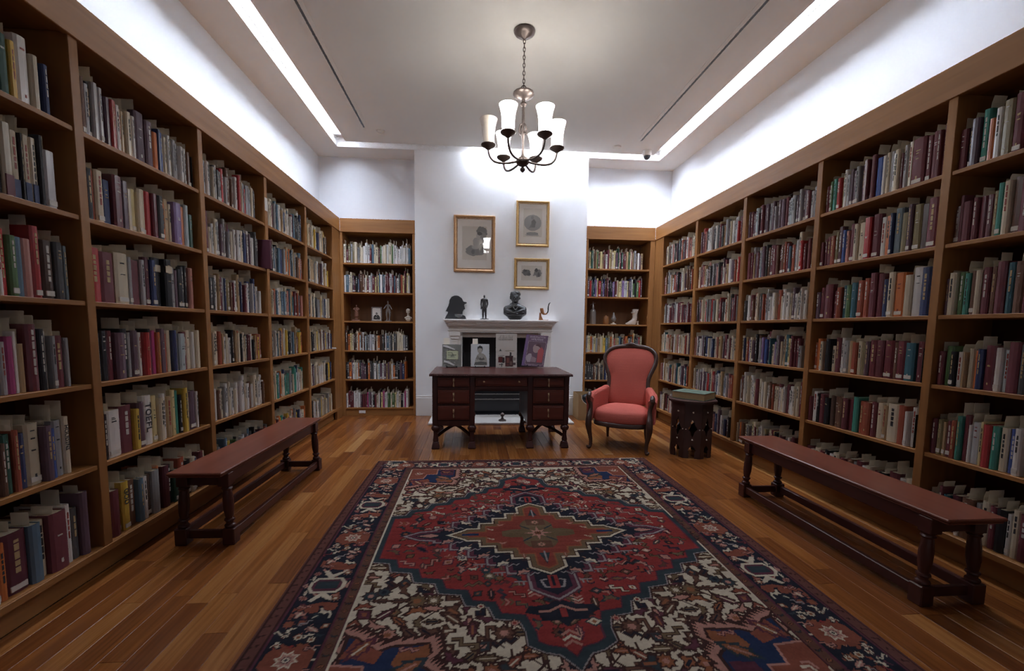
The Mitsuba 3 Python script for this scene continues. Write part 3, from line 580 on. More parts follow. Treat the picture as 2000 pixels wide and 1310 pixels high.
# ------------------------------------------------------------------ the rug
def make_rug():
    st = 0.005; x0, x1, y0, y1 = RUG
    us = np.arange(-1.275, 1.2751, st); vs = np.arange(-1.5, 1.5001, st)
    Ug, Vg = np.meshgrid(us, vs, indexing='xy')
    C = np.zeros(Ug.shape + (3,))
    A = dict(red=(.165, .028, .026), brick=(.155, .050, .034), cream=(.42, .35, .265), navy=(.018, .018, .024), blue=(.020, .027, .055), teal=(.028, .036, .040), brown=(.085, .042, .030), dk=(.040, .020, .018),
             pink=(.30, .150, .118), ol=(.105, .070, .042), plum=(.075, .026, .036), rust=(.175, .065, .034), edge=(.095, .040, .034), grey=(.20, .17, .165))
    A = {k: np.array(v) for k, v in A.items()}
    def fill(P, col, sym=True):
        P = np.asarray(P, float)
        for sx in ((1, -1) if sym in (True, 'x') else (1,)):
            for sy in ((1, -1) if sym in (True, 'y') else (1,)):
                Q = P * [sx, sy]
                i0, i1 = np.searchsorted(us, Q[:, 0].min() - st), np.searchsorted(us, Q[:, 0].max() + st)
                j0, j1 = np.searchsorted(vs, Q[:, 1].min() - st), np.searchsorted(vs, Q[:, 1].max() + st)
                if i1 <= i0 or j1 <= j0: continue
                pg = Polygon(Q)
                if not pg.is_valid: pg = pg.buffer(0)
                if pg.is_empty: continue
                M = shapely.contains_xy(pg, Ug[j0:j1, i0:i1], Vg[j0:j1, i0:i1]); C[j0:j1, i0:i1][M] = A[col] if isinstance(col, str) else col
    def geom(g, col, sym=True):
        for q in getattr(g, 'geoms', [g]):
            if not q.is_empty: fill(np.array(q.exterior.coords), col, sym)
    def line(P, w, col, sym=True): geom(shapely.LineString(P).buffer(w / 2, cap_style=2, join_style=2), col, sym)
    au, av = np.abs(Ug), np.abs(Vg)
    rr = random.Random(4)
    R0, F0, G0 = (1.275, 1.5), (0.92, 1.235), (0.985, 1.29)
    # outer band, main border, inner guard
    C[:] = A['edge']
    for (w0, w1, col) in (((1.262, 1.487), None, 'dk'), ((1.255, 1.48), None, 'edge'), ((1.213, 1.448), None, 'dk'), ((1.205, 1.44), None, 'plum'), ((1.195, 1.43), None, 'navy'), (G0, None, 'plum'), ((G0[0] - .012, G0[1] - .01), None, 'brown'),
                          ((F0[0] + .014, F0[1] + .012), None, 'plum'), ((F0[0] + .007, F0[1] + .006), None, 'dk'), (F0, None, 'cream')):
        M = (au < w0[0]) & (av < w0[1]); C[M] = A[col]
    def motif(kind, cx, cy, s, ang, c1, c2, sy=1.0, sym=True, out='dk', mask=None):
        T_ = lambda P: (np.asarray(P, float) * s) @ np.array([[math.cos(ang), math.sin(ang)], [-math.sin(ang), math.cos(ang)]]) * [1, sy] + [cx, cy]
        if kind == 0:   # jagged leaf
            P = [(-1, 0), (-.55, .32), (-.5, .2), (-.05, .48), (0, .3), (.5, .4), (.45, .2), (1, 0), (.45, -.2), (.5, -.4), (0, -.3), (-.05, -.48), (-.5, -.2), (-.55, -.32)]
            fill(T_(np.array(P) * 1.12), out, sym); fill(T_(np.array(P) * [.78, .66]), c1, sym); fill(T_([(-.5, -.06), (.5, -.06), (.5, .06), (-.5, .06)]), c2, sym)
        elif kind == 1:  # diamond
            fill(T_([(-.9, 0), (0, .7), (.9, 0), (0, -.7)]), out, sym); fill(T_([(-.66, 0), (0, .5), (.66, 0), (0, -.5)]), c1, sym); fill(T_([(-.3, 0), (0, .24), (.3, 0), (0, -.24)]), c2, sym)
        elif kind == 2:  # S hook
            P = [(-.9, .5), (-.2, .5), (-.2, -.1), (.9, -.1), (.9, -.55), (.45, -.55)]
            line(T_(P), s * .42, out, sym); line(T_(P), s * .2, c1, sym)
        elif kind == 3:  # rosette
            a = np.linspace(0, 2 * math.pi, 17)[:-1]; r = np.where(np.arange(16) % 2, .62, .95)
            P = np.stack([np.cos(a) * r, np.sin(a) * r], 1)
            fill(T_(P), out, sym); fill(T_(P * .76), c1, sym); fill(T_(P * .36), c2, sym)
        elif kind == 4:  # fan flower
            P = [(-.2, -.8), (.2, -.8), (.3, -.2), (.9, .1), (.7, .6), (.35, .4), (0, .85), (-.35, .4), (-.7, .6), (-.9, .1), (-.3, -.2)]
            fill(T_(np.array(P) * 1.08), out, sym); fill(T_(np.array(P) * .74), c1, sym); fill(T_([(-.1, -.5), (.1, -.5), (.15, .3), (-.15, .3)]), c2, sym)
        elif kind == 5:  # chevrons
            for q in (-.5, 0, .5): line(T_([(-.6, q + .3), (0, q - .15), (.6, q + .3)]), s * .22, c1 if q else c2, sym)
        elif kind == 6:  # bird-like piece
            P = [(-1, .1), (-.6, .45), (-.2, .2), (.3, .3), (.6, .6), (1, .5), (.6, .1), (.5, -.4), (.1, -.2), (-.3, -.5), (-.5, -.1)]
            fill(T_(np.array(P) * 1.12), out, sym); fill(T_(np.array(P) * .76), c1, sym)
    # field motifs on cream
    cols = ['brick', 'brown', 'ol', 'pink', 'rust', 'plum', 'ol', 'brown', 'navy', 'teal']
    for i in range(13):
        for j in range(17):
            u, v = 0.035 + i * .076 + rr.uniform(-.022, .022), .035 + j * .074 + rr.uniform(-.022, .022)
            if u > .9 or v > 1.21: continue
            if rr.random() < .45: line([(u, v), (u + rr.choice([-.07, .07, 0]), v + rr.choice([-.07, .07]))], .009, 'dk')
            motif(rr.choice([0, 0, 1, 2, 3, 4, 4, 6, 6]), u, v, rr.uniform(.044, .070), rr.choice([0, .785, 1.57, 2.36, 3.14, 3.9, 4.7]), rr.choice(cols), rr.choice(['pink', 'cream', 'rust', 'navy']))
    # corner pieces
    cp = [(.92, 1.235), (.92, .80), (.84, .83), (.76, .90), (.72, .88), (.55, .87), (.53, .95), (.57, .99), (.52, 1.03), (.52, 1.235)]
    def off(P, d): return Polygon(P).buffer(d, join_style=2)
    saw = lambda P, a, n: np.array([(np.array(P[k]) * (1 - t) + np.array(P[(k + 1) % len(P)]) * t) + (a if q % 2 else 0) * np.array([-1, -1]) for k in range(len(P)) for q, t in enumerate(np.linspace(0, 1, n)[:-1])])
    geom(Polygon(saw(cp, .028, 9)).buffer(.012), 'dk'); geom(Polygon(saw(cp, .024, 9)).buffer(0), 'pink'); geom(off(cp, -.016), 'dk'); geom(off(cp, -.03), 'blue')
    fill([(.92, 1.235), (.92, .98), (.80, 1.0), (.78, 1.10), (.70, 1.10), (.70, 1.235)], 'brick')
    fill([(.90, .96), (.86, .85), (.80, .90), (.74, .93), (.76, .99), (.84, .96)], 'brick'); fill([(.68, .93), (.57, .90), (.56, .95), (.60, 1.0), (.66, 1.04), (.70, .99)], 'rust'); fill([(.56, 1.07), (.66, 1.08), (.68, 1.20), (.56, 1.22)], 'plum')
    line([(.92, .985), (.80, 1.0), (.78, 1.10), (.70, 1.10), (.70, 1.235)], .010, 'pink')
    motif(0, .83, .91, .075, .9, 'rust', 'cream', out='plum'); motif(0, .64, 1.02, .085, .6, 'rust', 'pink', out='teal'); motif(6, .62, 1.15, .06, 0, 'rust', 'pink', out='navy'); motif(5, .85, 1.12, .05, .6, 'pink', 'cream')
    motif(2, .64, .92, .035, .4, 'pink', 'cream', out='plum')
    # the stepped medallion
    def stair(p0, p1, n, tail, sl=.18):
        P = [p0]
        (u0, v0), (u1, v1) = p0, p1
        for k in range(n):
            ub, va, vb = u0 + (u1 - u0) * (k + 1) / n, v0 + (v1 - v0) * k / n, v0 + (v1 - v0) * (k + 1) / n
            P += [(ub + sl * (u0 - u1) / n, va + sl * (v1 - v0) / n), (ub, vb)]
        return P + tail
    quad = stair((.925, .27), (.17, .86), 6, [(.17, .93), (.11, .97), (.055, .985), (0, 1.06)])
    full = quad + [(-u, v) for u, v in quad[::-1]] + [(-u, -v) for u, v in quad] + [(u, -v) for u, v in quad[::-1]]
    fp = Polygon(full).buffer(0); fld = sbox(-.92, -1.235, .92, 1.235)
    clip = lambda g: g.intersection(fld)
    for d, col in ((.020, 'dk'), (.013, 'grey'), (.007, 'teal'), (-.030, 'plum'), (-.036, 'red')): geom(clip(fp.buffer(d, join_style=2)), col, sym=False)
    inner = fp.buffer(-.06)
    mc = ['teal', 'ol', 'pink', 'cream', 'navy', 'brown', 'pink', 'ol']
    for i in range(13):
        for j in range(15):
            u, v = .035 + i * .070 + rr.uniform(-.02, .02), .035 + j * .070 + rr.uniform(-.02, .02)
            if not inner.contains(shapely.Point(u, v)) or u > .88: continue
            for sx in (1, -1):
                for sy in (1, -1):
                    motif(rr.choice([0, 2, 3, 5, 6, 1, 2, 6]), u * sx, v * sy, rr.uniform(.030, .050), rr.choice([0, .785, 1.57, 2.36, 3.14]), rr.choice(mc), rr.choice(['pink', 'cream', 'navy', 'rust']), sym=False, out=rr.choice(['dk', 'plum', 'dk', 'teal']))
    # pendants above and below the centre
    for s_ in (1, -1):
        sy = s_
        fill([(-.17, .74 * sy), (-.15, .70 * sy), (-.06, .69 * sy), (0, .65 * sy), (.06, .69 * sy), (.15, .70 * sy), (.17, .74 * sy), (.11, .76 * sy), (.10, .80 * sy), (.03, .80 * sy), (0, .84 * sy), (-.03, .80 * sy), (-.10, .80 * sy), (-.11, .76 * sy)], 'navy', False)
        line([(-.11, .735 * sy), (-.06, .735 * sy), (0, .70 * sy), (.06, .735 * sy), (.11, .735 * sy)], .014, 'pink', False); line([(0, .72 * sy), (0, .78 * sy)], .03, 'red', False)
        motif(5, 0, .90 * sy, .06, 0 if sy > 0 else math.pi, 'pink', 'cream', sym=False)
        motif(3, .22, .80 * sy, .028, 0, 'pink', 'red', sym='x'); motif(3, .36, .68 * sy, .026, 0, 'cream', 'red', sym='x')
    # dark stepped ring
    q2 = stair((.60, .07), (.10, .50), 5, [(.10, .56), (.05, .60), (0, .635)], .02)
    q2 = [(.76, 0), (.70, .035), (.60, .05)] + q2
    f2 = Polygon(q2 + [(-u, v) for u, v in q2[::-1]] + [(-u, -v) for u, v in q2] + [(u, -v) for u, v in q2[::-1]]).buffer(0)
    q3 = stair((.42, .055), (.075, .335), 4, [(.075, .37), (0, .42)], .02)
    q3 = [(.50, 0), (.45, .03)] + q3
    f3 = Polygon(q3 + [(-u, v) for u, v in q3[::-1]] + [(-u, -v) for u, v in q3] + [(u, -v) for u, v in q3[::-1]]).buffer(0)
    for k in range(1, 6):                        # comb teeth outside the ring
        uu, vv = .60 - .5 * k / 5, .07 + .43 * k / 5
        for t in range(3): line([(uu + .025 + t * .022, vv), (uu + .025 + t * .022, vv + .032)], .007, 'grey')
        line([(uu + .01, vv + .004), (uu + .095, vv + .004)], .009, 'grey')
    for d, col in ((.030, 'plum'), (.022, 'grey'), (.010, 'plum'), (-.012, 'navy')): geom(f2.buffer(d, join_style=2), col, False)
    for k in range(5):
        uu, vv = .60 - .5 * (k + .42) / 5, .07 + .43 * (k + .36) / 5
        motif(6, uu - .018, vv - .030, .052, .3, 'cream' if k % 2 else 'pink', 'cream', out='navy'); motif(2, uu - .075, vv - .012, .034, .8, 'grey', 'pink', out='navy'); motif(0, uu - .05, vv - .06, .024, .8, 'ol', 'pink', out='navy')
    for s_ in (1, -1):
        fill([(s_ * .58, 0), (s_ * .64, .022), (s_ * .72, 0), (s_ * .64, -.022)], 'pink', False); line([(s_ * .52, 0), (s_ * .60, 0)], .05, 'navy', False)
        for t in (-1, 1):
            line([(0, s_ * .56), (t * .045, s_ * .555), (t * .06, s_ * .50), (t * .03, s_ * .49)], .012, 'grey', False)
        line([(0, s_ * .46), (0, s_ * .57)], .05, 'red', False); line([(0, s_ * .47), (0, s_ * .55)], .014, 'navy', False)
    for d, col in ((.036, 'navy'), (.026, 'cream'), (.012, 'dk'), (.006, 'ol'), (-.018, 'rust'), (-.028, np.array((.150, .036, .028)))): geom(f3.buffer(d, join_style=2), col, False)
    for k in range(4):
        uu, vv = .42 - .345 * (k + .55) / 4, .055 + .28 * (k + .45) / 4
        line([(uu + .02, vv + .012), (uu - .03, vv + .012), (uu - .03, vv + .03)], .007, 'dk')
    # brown cross and star in the middle
    fill([(-.22, -.03), (-.16, -.05), (-.10, -.05), (-.10, -.12), (-.07, -.17), (.07, -.17), (.10, -.12), (.10, -.05), (.16, -.05), (.22, -.03), (.22, .03), (.16, .05), (.10, .05), (.10, .12), (.07, .17), (-.07, .17), (-.10, .12), (-.10, .05), (-.16, .05), (-.22, .03)], 'ol', False)
    for t in range(8):
        a = t * math.pi / 4; r = .085 if t % 2 == 0 else .06
        fill([(0.018 * math.cos(a + 1.57), .018 * math.sin(a + 1.57)), (r * math.cos(a), r * math.sin(a)), (0.018 * math.cos(a - 1.57), .018 * math.sin(a - 1.57))], 'pink', False)
    motif(3, 0, 0, .026, 0, 'rust', 'dk', sym=False)
    for s_ in (1, -1):
        fill([(-.06, s_ * .10), (.06, s_ * .10), (.06, s_ * .185), (-.06, s_ * .185)], 'brown', False); motif(3, 0, s_ * .142, .034, 0, 'pink', 'ol', sym=False, out='ol')
        fill([(-.03, s_ * .24), (0, s_ * .35), (.03, s_ * .24)], 'teal', False); line([(0, s_ * .22), (0, s_ * .33)], .01, 'grey', False)
        line([(s_ * .36, 0), (s_ * .46, 0)], .022, 'blue', False)
        for t in (1, -1):
            motif(6, s_ * .22, t * .115, .032, 0, 'pink', 'cream', sym=False, out='brick'); motif(2, s_ * .29, t * .06, .022, 0, 'cream', 'cream', sym=False, out='brick'); motif(0, s_ * .115, t * .26, .03, 1.57, 'ol', 'pink', sym=False, out='brick')
            line([(s_ * .045, t * .05), (s_ * .10, t * .10)], .012, 'teal', False)
    # main border: palmettes, vines and rosettes
    def border(along, n0, half, cx, wdt, vert):
        fl = (lambda P: np.array(P)) if vert else (lambda P: np.array(P)[:, ::-1])
        m = (lambda kind, a, b, s, ang, c1, c2, out='navy': motif(kind, cx + b, a, s, ang, c1, c2, sym='x', out=out)) if vert else (lambda kind, a, b, s, ang, c1, c2, out='navy': motif(kind, a, cx + b, s, ang + 1.57, c1, c2, sym='y', out=out))
        def pf(P, col):
            P = np.asarray(P, float)
            fill(P if vert else P[:, ::-1], col, 'x' if vert else 'y')
        k = wdt / .2
        for c0 in along:
            # palmette
            for s1, col in ((1.0, 'cream'), (.80, 'plum')):
                P = [(cx + a * k * s1, c0 + b * s1) for a, b in ((-.085, -.025), (-.06, -.062), (.06, -.062), (.085, -.025), (.085, .025), (.06, .062), (-.06, .062), (-.085, .025))]; pf(P, col)
            P = [(cx + a * k, c0 + b) for a, b in ((-.05, -.03), (.05, -.03), (.055, .03), (-.055, .03))]; pf(P, 'teal')
            for t in (1, -1):
                pf([(cx - .01 * k, c0 + t * .06), (cx + .01 * k, c0 + t * .06), (cx + .05 * k, c0 + t * .12), (cx + .03 * k, c0 + t * .13), (cx, c0 + t * .09), (cx - .05 * k, c0 + t * .12), (cx - .06 * k, c0 + t * .11)], 'cream')
                pf([(cx + t * .085 * k, c0 - .01), (cx + t * .10 * k, c0 - .03), (cx + t * .10 * k, c0 + .03)], 'pink')
                pf([(cx - .09 * k, c0 + t * .14), (cx - .02 * k, c0 + t * .13), (cx + .09 * k, c0 + t * .17), (cx + .09 * k, c0 + t * .23), (cx - .03 * k, c0 + t * .20), (cx - .09 * k, c0 + t * .19)], 'brick')
                m(2, c0 + t * .165, .045 * k, .028, .5, 'pink', 'cream'); m(6, c0 + t * .20, -.05 * k, .045, .4, 'cream', 'pink'); m(4, c0 + t * .215, .05 * k, .04, .3, 'pink', 'cream'); m(0, c0 + t * .06, .078 * k, .03, 1.5, 'cream', 'pink'); m(3, c0 + t * .105, -.07 * k, .024, 0, 'rust', 'cream', 'pink')
                m(3, c0 + t * .10, .075 * k, .022, 0, 'pink', 'brick', 'plum')
        for c0 in n0:
            pf([(cx - .095 * k, c0 - .05), (cx - .05 * k, c0 - .09), (cx - .02 * k, c0 - .06), (cx + .04 * k, c0 - .085), (cx + .095 * k, c0 - .03), (cx + .085 * k, c0 + .04), (cx + .05 * k, c0 + .09), (cx + .01 * k, c0 + .06), (cx - .05 * k, c0 + .085), (cx - .09 * k, c0 + .04)], 'brick')
            m(3, c0, 0, .052 * min(1, k + .15), .2, 'pink', 'plum', 'cream'); m(3, c0, 0, .022, .2, 'cream', 'navy', 'plum')
            for t in (1, -1):
                for b in (-.055, 0, .055): m(3, c0 + t * .12 + b * .3, b * k, .024, 0, 'cream', 'rust', 'dk')
                m(0, c0 + t * .165, -.04 * k, .045, .6, 'pink', 'cream'); m(4, c0 + t * .08, .07 * k, .03, 1.2, 'cream', 'brick'); m(2, c0 + t * .14, .075 * k, .03, .9, 'cream', 'pink'); m(2, c0 + t * .06, -.075 * k, .026, .2, 'pink', 'pink'); m(6, c0 + t * .165, .05 * k, .03, 2.2, 'cream', 'pink'); m(2, c0 + t * .205, 0, .026, 0, 'grey', 'cream')
    for i in range(44):
        for q in (1.02, 1.065, 1.11, 1.155):
            v = -1.42 + i * .066 + rr.uniform(-.02, .02); motif(rr.choice([0, 2, 3, 6, 4, 1]), q + rr.uniform(-.015, .015), v, rr.uniform(.022, .038), rr.choice([0, .8, 1.6, 2.4]), rr.choice(['red', 'brick', 'plum', 'rust', 'pink', 'brick', 'teal', 'cream']), rr.choice(['pink', 'cream', 'rust']), sym='x', out='navy')
    for i in range(36):
        for q in (1.325, 1.375, 1.41):
            motif(rr.choice([0, 2, 3, 6, 4]), -1.15 + i * .066, q, rr.uniform(.018, .030), rr.choice([0, .8, 1.6, 2.4]), rr.choice(['red', 'brick', 'plum', 'rust', 'pink', 'teal']), rr.choice(['pink', 'cream']), sym='y', out='navy')
    border((-1.43, -.475, .48, 1.43), (-.95, 0, .96), 0, 1.09, .2, True)
    border((-.66, 0, .66), (-.33, .33, -.99, .99), 0, 1.36, .14, False)
    # guard stripe and edge stripe
    for j in range(-24, 25):
        v = j * .052; t = j % 2
        for cx_, s_ in ((.952, .018),):
            motif(1 if t else 6, cx_, v, s_, 0, 'rust' if t else 'teal', 'navy', sym='x', out='dk')
        if abs(v) < .95: motif(1 if t else 6, v, 1.265, .016, 0, 'rust' if t else 'teal', 'navy', sym='y', out='dk')
        motif(2, 1.235, v * 1.12, .014, 0, 'brown', 'plum', sym='x', out='dk')
        if abs(v) < 1.2: motif(2, v, 1.462, .012, 0, 'brown', 'plum', sym='y', out='dk')
    # white line round the field
    wl = (np.abs(au - F0[0] - .001) < .0045) & (av < F0[1]); wl2 = (np.abs(av - F0[1] - .001) < .0045) & (au < F0[0])
    on = meshkit.noise(np.stack([Ug * 3, Vg * 2.2, Ug * 0], -1)) > .30
    C[(wl & on)] = A['cream'] * 1.1; C[wl2 & on] = A['pink']
    C[av > 1.493] = A['cream'] * .8
    # wear and yarn
    N = meshkit.fbm(np.stack([Ug * 5, Vg * 9, Ug * 0 + 3], -1), 3); N2 = meshkit.noise(np.stack([Ug * 160, Vg * 160, Ug * 0], -1)); N3 = meshkit.noise(np.stack([Ug * 2, Vg * 60, Ug * 0 + 9], -1))
    C = C * .86 * (0.80 + .25 * N + .18 * (N2 - .5) + .16 * (N3 - .5))[..., None]
    # gentle irregularity of a hand-made rug
    X = CX + Ug + .006 * np.sin(Vg * 2.3 + 1) * (Ug / 1.275); Y = 2.52 + Vg + .006 * np.sin(Ug * 2.1)
    Z = .0085 + .0012 * meshkit.fbm(np.stack([Ug * 6, Vg * 6, Ug * 0], -1), 2)
    edge = (au > 1.2725) | (av > 1.4975); Z[edge] = .0006
    ny, nx = Ug.shape
    idx = np.arange(ny * nx).reshape(ny, nx)
    a, b, c, d = idx[:-1, :-1].ravel(), idx[:-1, 1:].ravel(), idx[1:, 1:].ravel(), idx[1:, :-1].ravel()
    # only the part of the rug from 0.9 m in front of the camera on is kept
    f = np.vstack([np.stack([a, b, c], 1), np.stack([a, c, d], 1)])
    return tm(np.stack([X, Y, Z], -1).reshape(-1, 3), f), C.reshape(-1, 3)
rug_m, rug_c = make_rug()
solo('persian_rug', 'large patterned wool rug with a red stepped medallion on the wood floor', 'rug', rug_m, 'mat_rug', color=rug_c)

# ------------------------------------------------------------------ mantelpiece and fireplace
MC = 0.393
k = thing('mantelpiece', 'white painted mantelpiece with small blocks under its shelf, on the chimney breast', 'mantelpiece')
part(k, 'shelf', cat([cbox(MC - 0.79, MC + 0.79, 5.945, YB, 1.338, 1.362, 0.004), cbox(MC - 0.765, MC + 0.765, 5.962, YB, 1.322, 1.338, 0.004)]), 'mat_mantel')
prof = [(0, 1.322), (-.155, 1.322), (-.15, 1.305), (-.11, 1.30), (-.085, 1.285), (-.075, 1.262), (0, 1.262)]
m = prism([(y, z) for y, z in prof], 1.44); v = np.array(m.vertices)
part(k, 'moulding', fixn(tm(np.stack([MC - 0.72 + v[:, 2], YB + v[:, 0], v[:, 1]], 1), m.faces)), 'mat_mantel')
for i in range(5):
    x = MC - 0.635 + i * 0.3175
    part(k, 'block', cat([cbox(x - .028, x + .028, 5.985, 6.05, 1.300, 1.3215, .003), cbox(x - .018, x + .018, 6.0, 6.06, 1.29, 1.30, .002)]), 'mat_mantel')
part(k, 'frieze', cat([cbox(MC - .72, MC + .72, 6.085, YB, 1.185, 1.262, .003), cbox(MC - .735, MC + .735, 6.07, YB, 1.205, 1.222, .004)]), 'mat_mantel')
for s in (-1, 1):
    x0, x1 = (MC - .72, OX0 - .025) if s < 0 else (OX1 + .025, MC + .72)
    part(k, 'pilaster', cat([cbox(x0, x1, 6.10, YB, 0.0, 1.185, .003), cbox(x0 + .02, x0 + .13, 6.085, 6.10, .12, 1.10, .003), cbox(x0 - .006, x1 + .006, 6.08, YB, 0, .12, .004)]), 'mat_mantel')
    cx_ = x0 + .085 if s < 0 else x1 - .085
    part(k, 'bracket', cat([cbox(cx_ - .075, cx_ + .075, 6.05, 6.10, 1.13, 1.185, .006), cbox(cx_ - .06, cx_ + .06, 6.065, 6.10, 1.09, 1.13, .006), cbox(cx_ - .045, cx_ + .045, 6.08, 6.10, 1.05, 1.09, .006)]), 'mat_mantel')
k = thing('fireplace', 'black firebox with bright metal bars inside the mantelpiece, seen through the desk kneehole', 'fireplace')
part(k, 'lintel', cbox(OX0 + .001, OX1 - .001, YB - 0.02, YB + 0.1, OZ + .0005, OZ + 0.0635, .002), 'mat_slip', label='grey brown lintel slip')
part(k, 'firebox', cat([box(OX0 + .001, OX1 - .001, YB + .30, YB + .31, 0.001, OZ), box(OX0 + .001, OX0 + .01, YB, YB + .30, 0.001, OZ), box(OX1 - .01, OX1 - .001, YB, YB + .30, 0.001, OZ), box(OX0 + .0105, OX1 - .0105, YB, YB + .299, OZ - .01, OZ - .001), box(OX0 + .0105, OX1 - .0105, YB, YB + .299, 0.001, .02)]), 'mat_black')
part(k, 'front_plate', cbox(OX0 + .01, OX1 - .01, YB + .02, YB + .035, .06, .30, .004), 'mat_blackmetal')
for z in (.30, .225): part(k, 'metal_bar', cbox(OX0 + .005, OX1 - .005, YB + .005, YB + .02, z, z + .014, .003), 'mat_steel', label='bright metal trim bar')
solo('hearth_slab', 'white marble hearth slab on the floor in front of the fireplace', 'hearth', cbox(-0.56, 1.335, 5.53, 6.075, 0.0005, 0.028, .004), 'mat_marble')
k = thing('fire_tool_rest', 'small dark ball-topped fire tool rest standing on the hearth slab', 'andiron')
part(k, 'base', lathe([[0, 0], [.05, 0], [.05, .012], [.02, .025], [.012, .05], [0, .05]], 0.40, 5.66, .0285), 'mat_bronze', 30)
part(k, 'finial', lathe([[0, .05], [.012, .052], [.030, .075], [.030, .09], [.012, .11], [0, .112]], 0.40, 5.66, .0285), 'mat_bronze', 30)

# ------------------------------------------------------------------ things on the mantelpiece
ZM = 1.3625
sil = [(0, 0), (.30, 0), (.285, .045), (.245, .065), (.25, .09), (.245, .105), (.262, .115), (.258, .13), (.285, .145), (.27, .185), (.268, .205), (.305, .222), (.30, .235), (.262, .243), (.235, .29), (.19, .320), (.145, .326), (.10, .308), (.07, .265), (.062, .215), (.05, .18), (.028, .135), (.015, .11), (.05, .10), (.045, .08), (.022, .045)]
solo('silhouette_cutout', 'flat dark cut-out of a head in profile wearing a cap, left end of the mantelpiece', 'cutout', upright(prism(sil, .018), -0.385, 6.085, ZM), 'mat_silhouette')
k = thing('glass_dish', 'small clear footed glass dish in front of the dark cut-out head', 'dish')
part(k, 'bowl', lathe([[0, .012], [.012, .012], [.016, .02], [.05, .035], [.058, .07], [.055, .07], [.046, .040], [.012, .026], [0, .026]], -0.19, 6.02, ZM, 32), 'mat_glass', 40)
part(k, 'foot', lathe([[0, 0], [.035, 0], [.035, .004], [.012, .0115], [0, .0115]], -0.19, 6.02, ZM + .0003, 32), 'mat_glass', 40)
def figure(x, y, z, H, bones, L=.006, it=6, rz=0):
    s = H
    bb = [((np.array(a) * s), ra * s, (np.array(b) * s), rb * s) for a, ra, b, rb in bones]
    m = blob(bb, L, it, 14); m.apply_transform(RT(rz, (x, y, z))); return m
MAN = [((0, 0, .955), .042, (0, -.008, .915), .036), ((0, -.043, .925), .010, (0, -.040, .915), .012), ((0, 0, .88), .024, (0, 0, .83), .03), ((-.075, 0, .80), .042, (.075, 0, .80), .042), ((0, 0, .79), .068, (0, 0, .60), .068), ((0, 0, .60), .068, (0, 0, .48), .075),
       ((-.115, 0, .79), .032, (-.135, .01, .62), .028), ((-.135, .01, .62), .028, (-.13, -.03, .46), .022), ((-.13, -.03, .46), .022, (-.135, -.04, .41), .02), ((.115, 0, .79), .032, (.135, .015, .62), .028), ((.135, .015, .62), .028, (.10, -.02, .48), .024),
       ((-.04, 0, .48), .055, (-.05, 0, .26), .036), ((-.05, 0, .26), .036, (-.055, 0, .05), .026), ((.04, 0, .48), .055, (.055, 0, .26), .036), ((.055, 0, .26), .036, (.065, .01, .05), .026), ((-.055, .01, .03), .026, (-.07, -.06, .025), .022), ((.065, .02, .03), .026, (.085, -.05, .025), .022)]
k = thing('statuette', 'small dark bronze statuette of a standing man in a suit on the mantelpiece', 'statuette')
part(k, 'figure', figure(0.160, 6.01, ZM + .010, .325, [(a_, r_ * 1.22 if r_ > .02 and i_ > 2 else r_, b_, s_ * 1.22 if s_ > .02 and i_ > 2 else s_) for i_, (a_, r_, b_, s_) in enumerate(MAN)]), 'mat_statuette', True)
part(k, 'base', cbox(.105, .22, 5.965, 6.055, ZM + .0003, ZM + .0125, .002), 'mat_statuette')
# dark bust
B = [((0, 0, .340), .062, (0, .012, .305), .064), ((0, -.028, .275), .042, (0, -.02, .305), .050), ((0, -.080, .297), .010, (0, -.068, .320), .007), ((-.026, -.064, .323), .011, (.026, -.064, .323), .011), ((0, -.064, .258), .015, (0, -.055, .266), .020), ((-.018, -.066, .277), .006, (.018, -.066, .277), .006),
     ((-.065, .008, .297), .012, (-.064, .010, .310), .013), ((.065, .008, .297), .012, (.064, .010, .310), .013), ((-.038, .0, .368), .034, (.038, .01, .370), .036), ((.02, -.034, .374), .026, (.050, 0, .358), .03), ((-.05, .01, .345), .026, (-.055, .02, .31), .024), ((0, .015, .25), .044, (0, .015, .18), .056), ((-.05, .012, .205), .03, (.05, .012, .205), .03),
     ((-.125, .015, .140), .048, (-.02, .01, .180), .050), ((.125, .015, .140), .048, (.02, .01, .180), .050), ((-.125, .005, .135), .045, (-.135, 0, .085), .034), ((.125, .005, .135), .045, (.135, 0, .085), .034), ((-.10, 0, .09), .058, (.10, 0, .09), .058), ((-.075, 0, .035), .036, (.075, 0, .035), .036), ((-.065, 0, .025), .034, (.065, 0, .025), .034), ((-.12, -.02, .115), .032, (.02, -.058, .07), .020), ((.12, -.02, .125), .032, (0, -.058, .09), .020), ((-.04, -.045, .175), .014, (0, -.06, .12), .012), ((.04, -.045, .175), .014, (0, -.06, .12), .012)]
m = blob(B, .006, 4, 14); m.apply_scale(.945); m.apply_translation([.585, 6.03, ZM + .0125])
solo('bust', 'black bust of a man with wavy hair, second from right on the mantelpiece', 'bust', m, 'mat_bust', True)
k = thing('pipe_ornament', 'curved tobacco pipe resting on a small wooden stand, right end of the mantelpiece', 'pipe')
px_, py_ = .925, 6.0
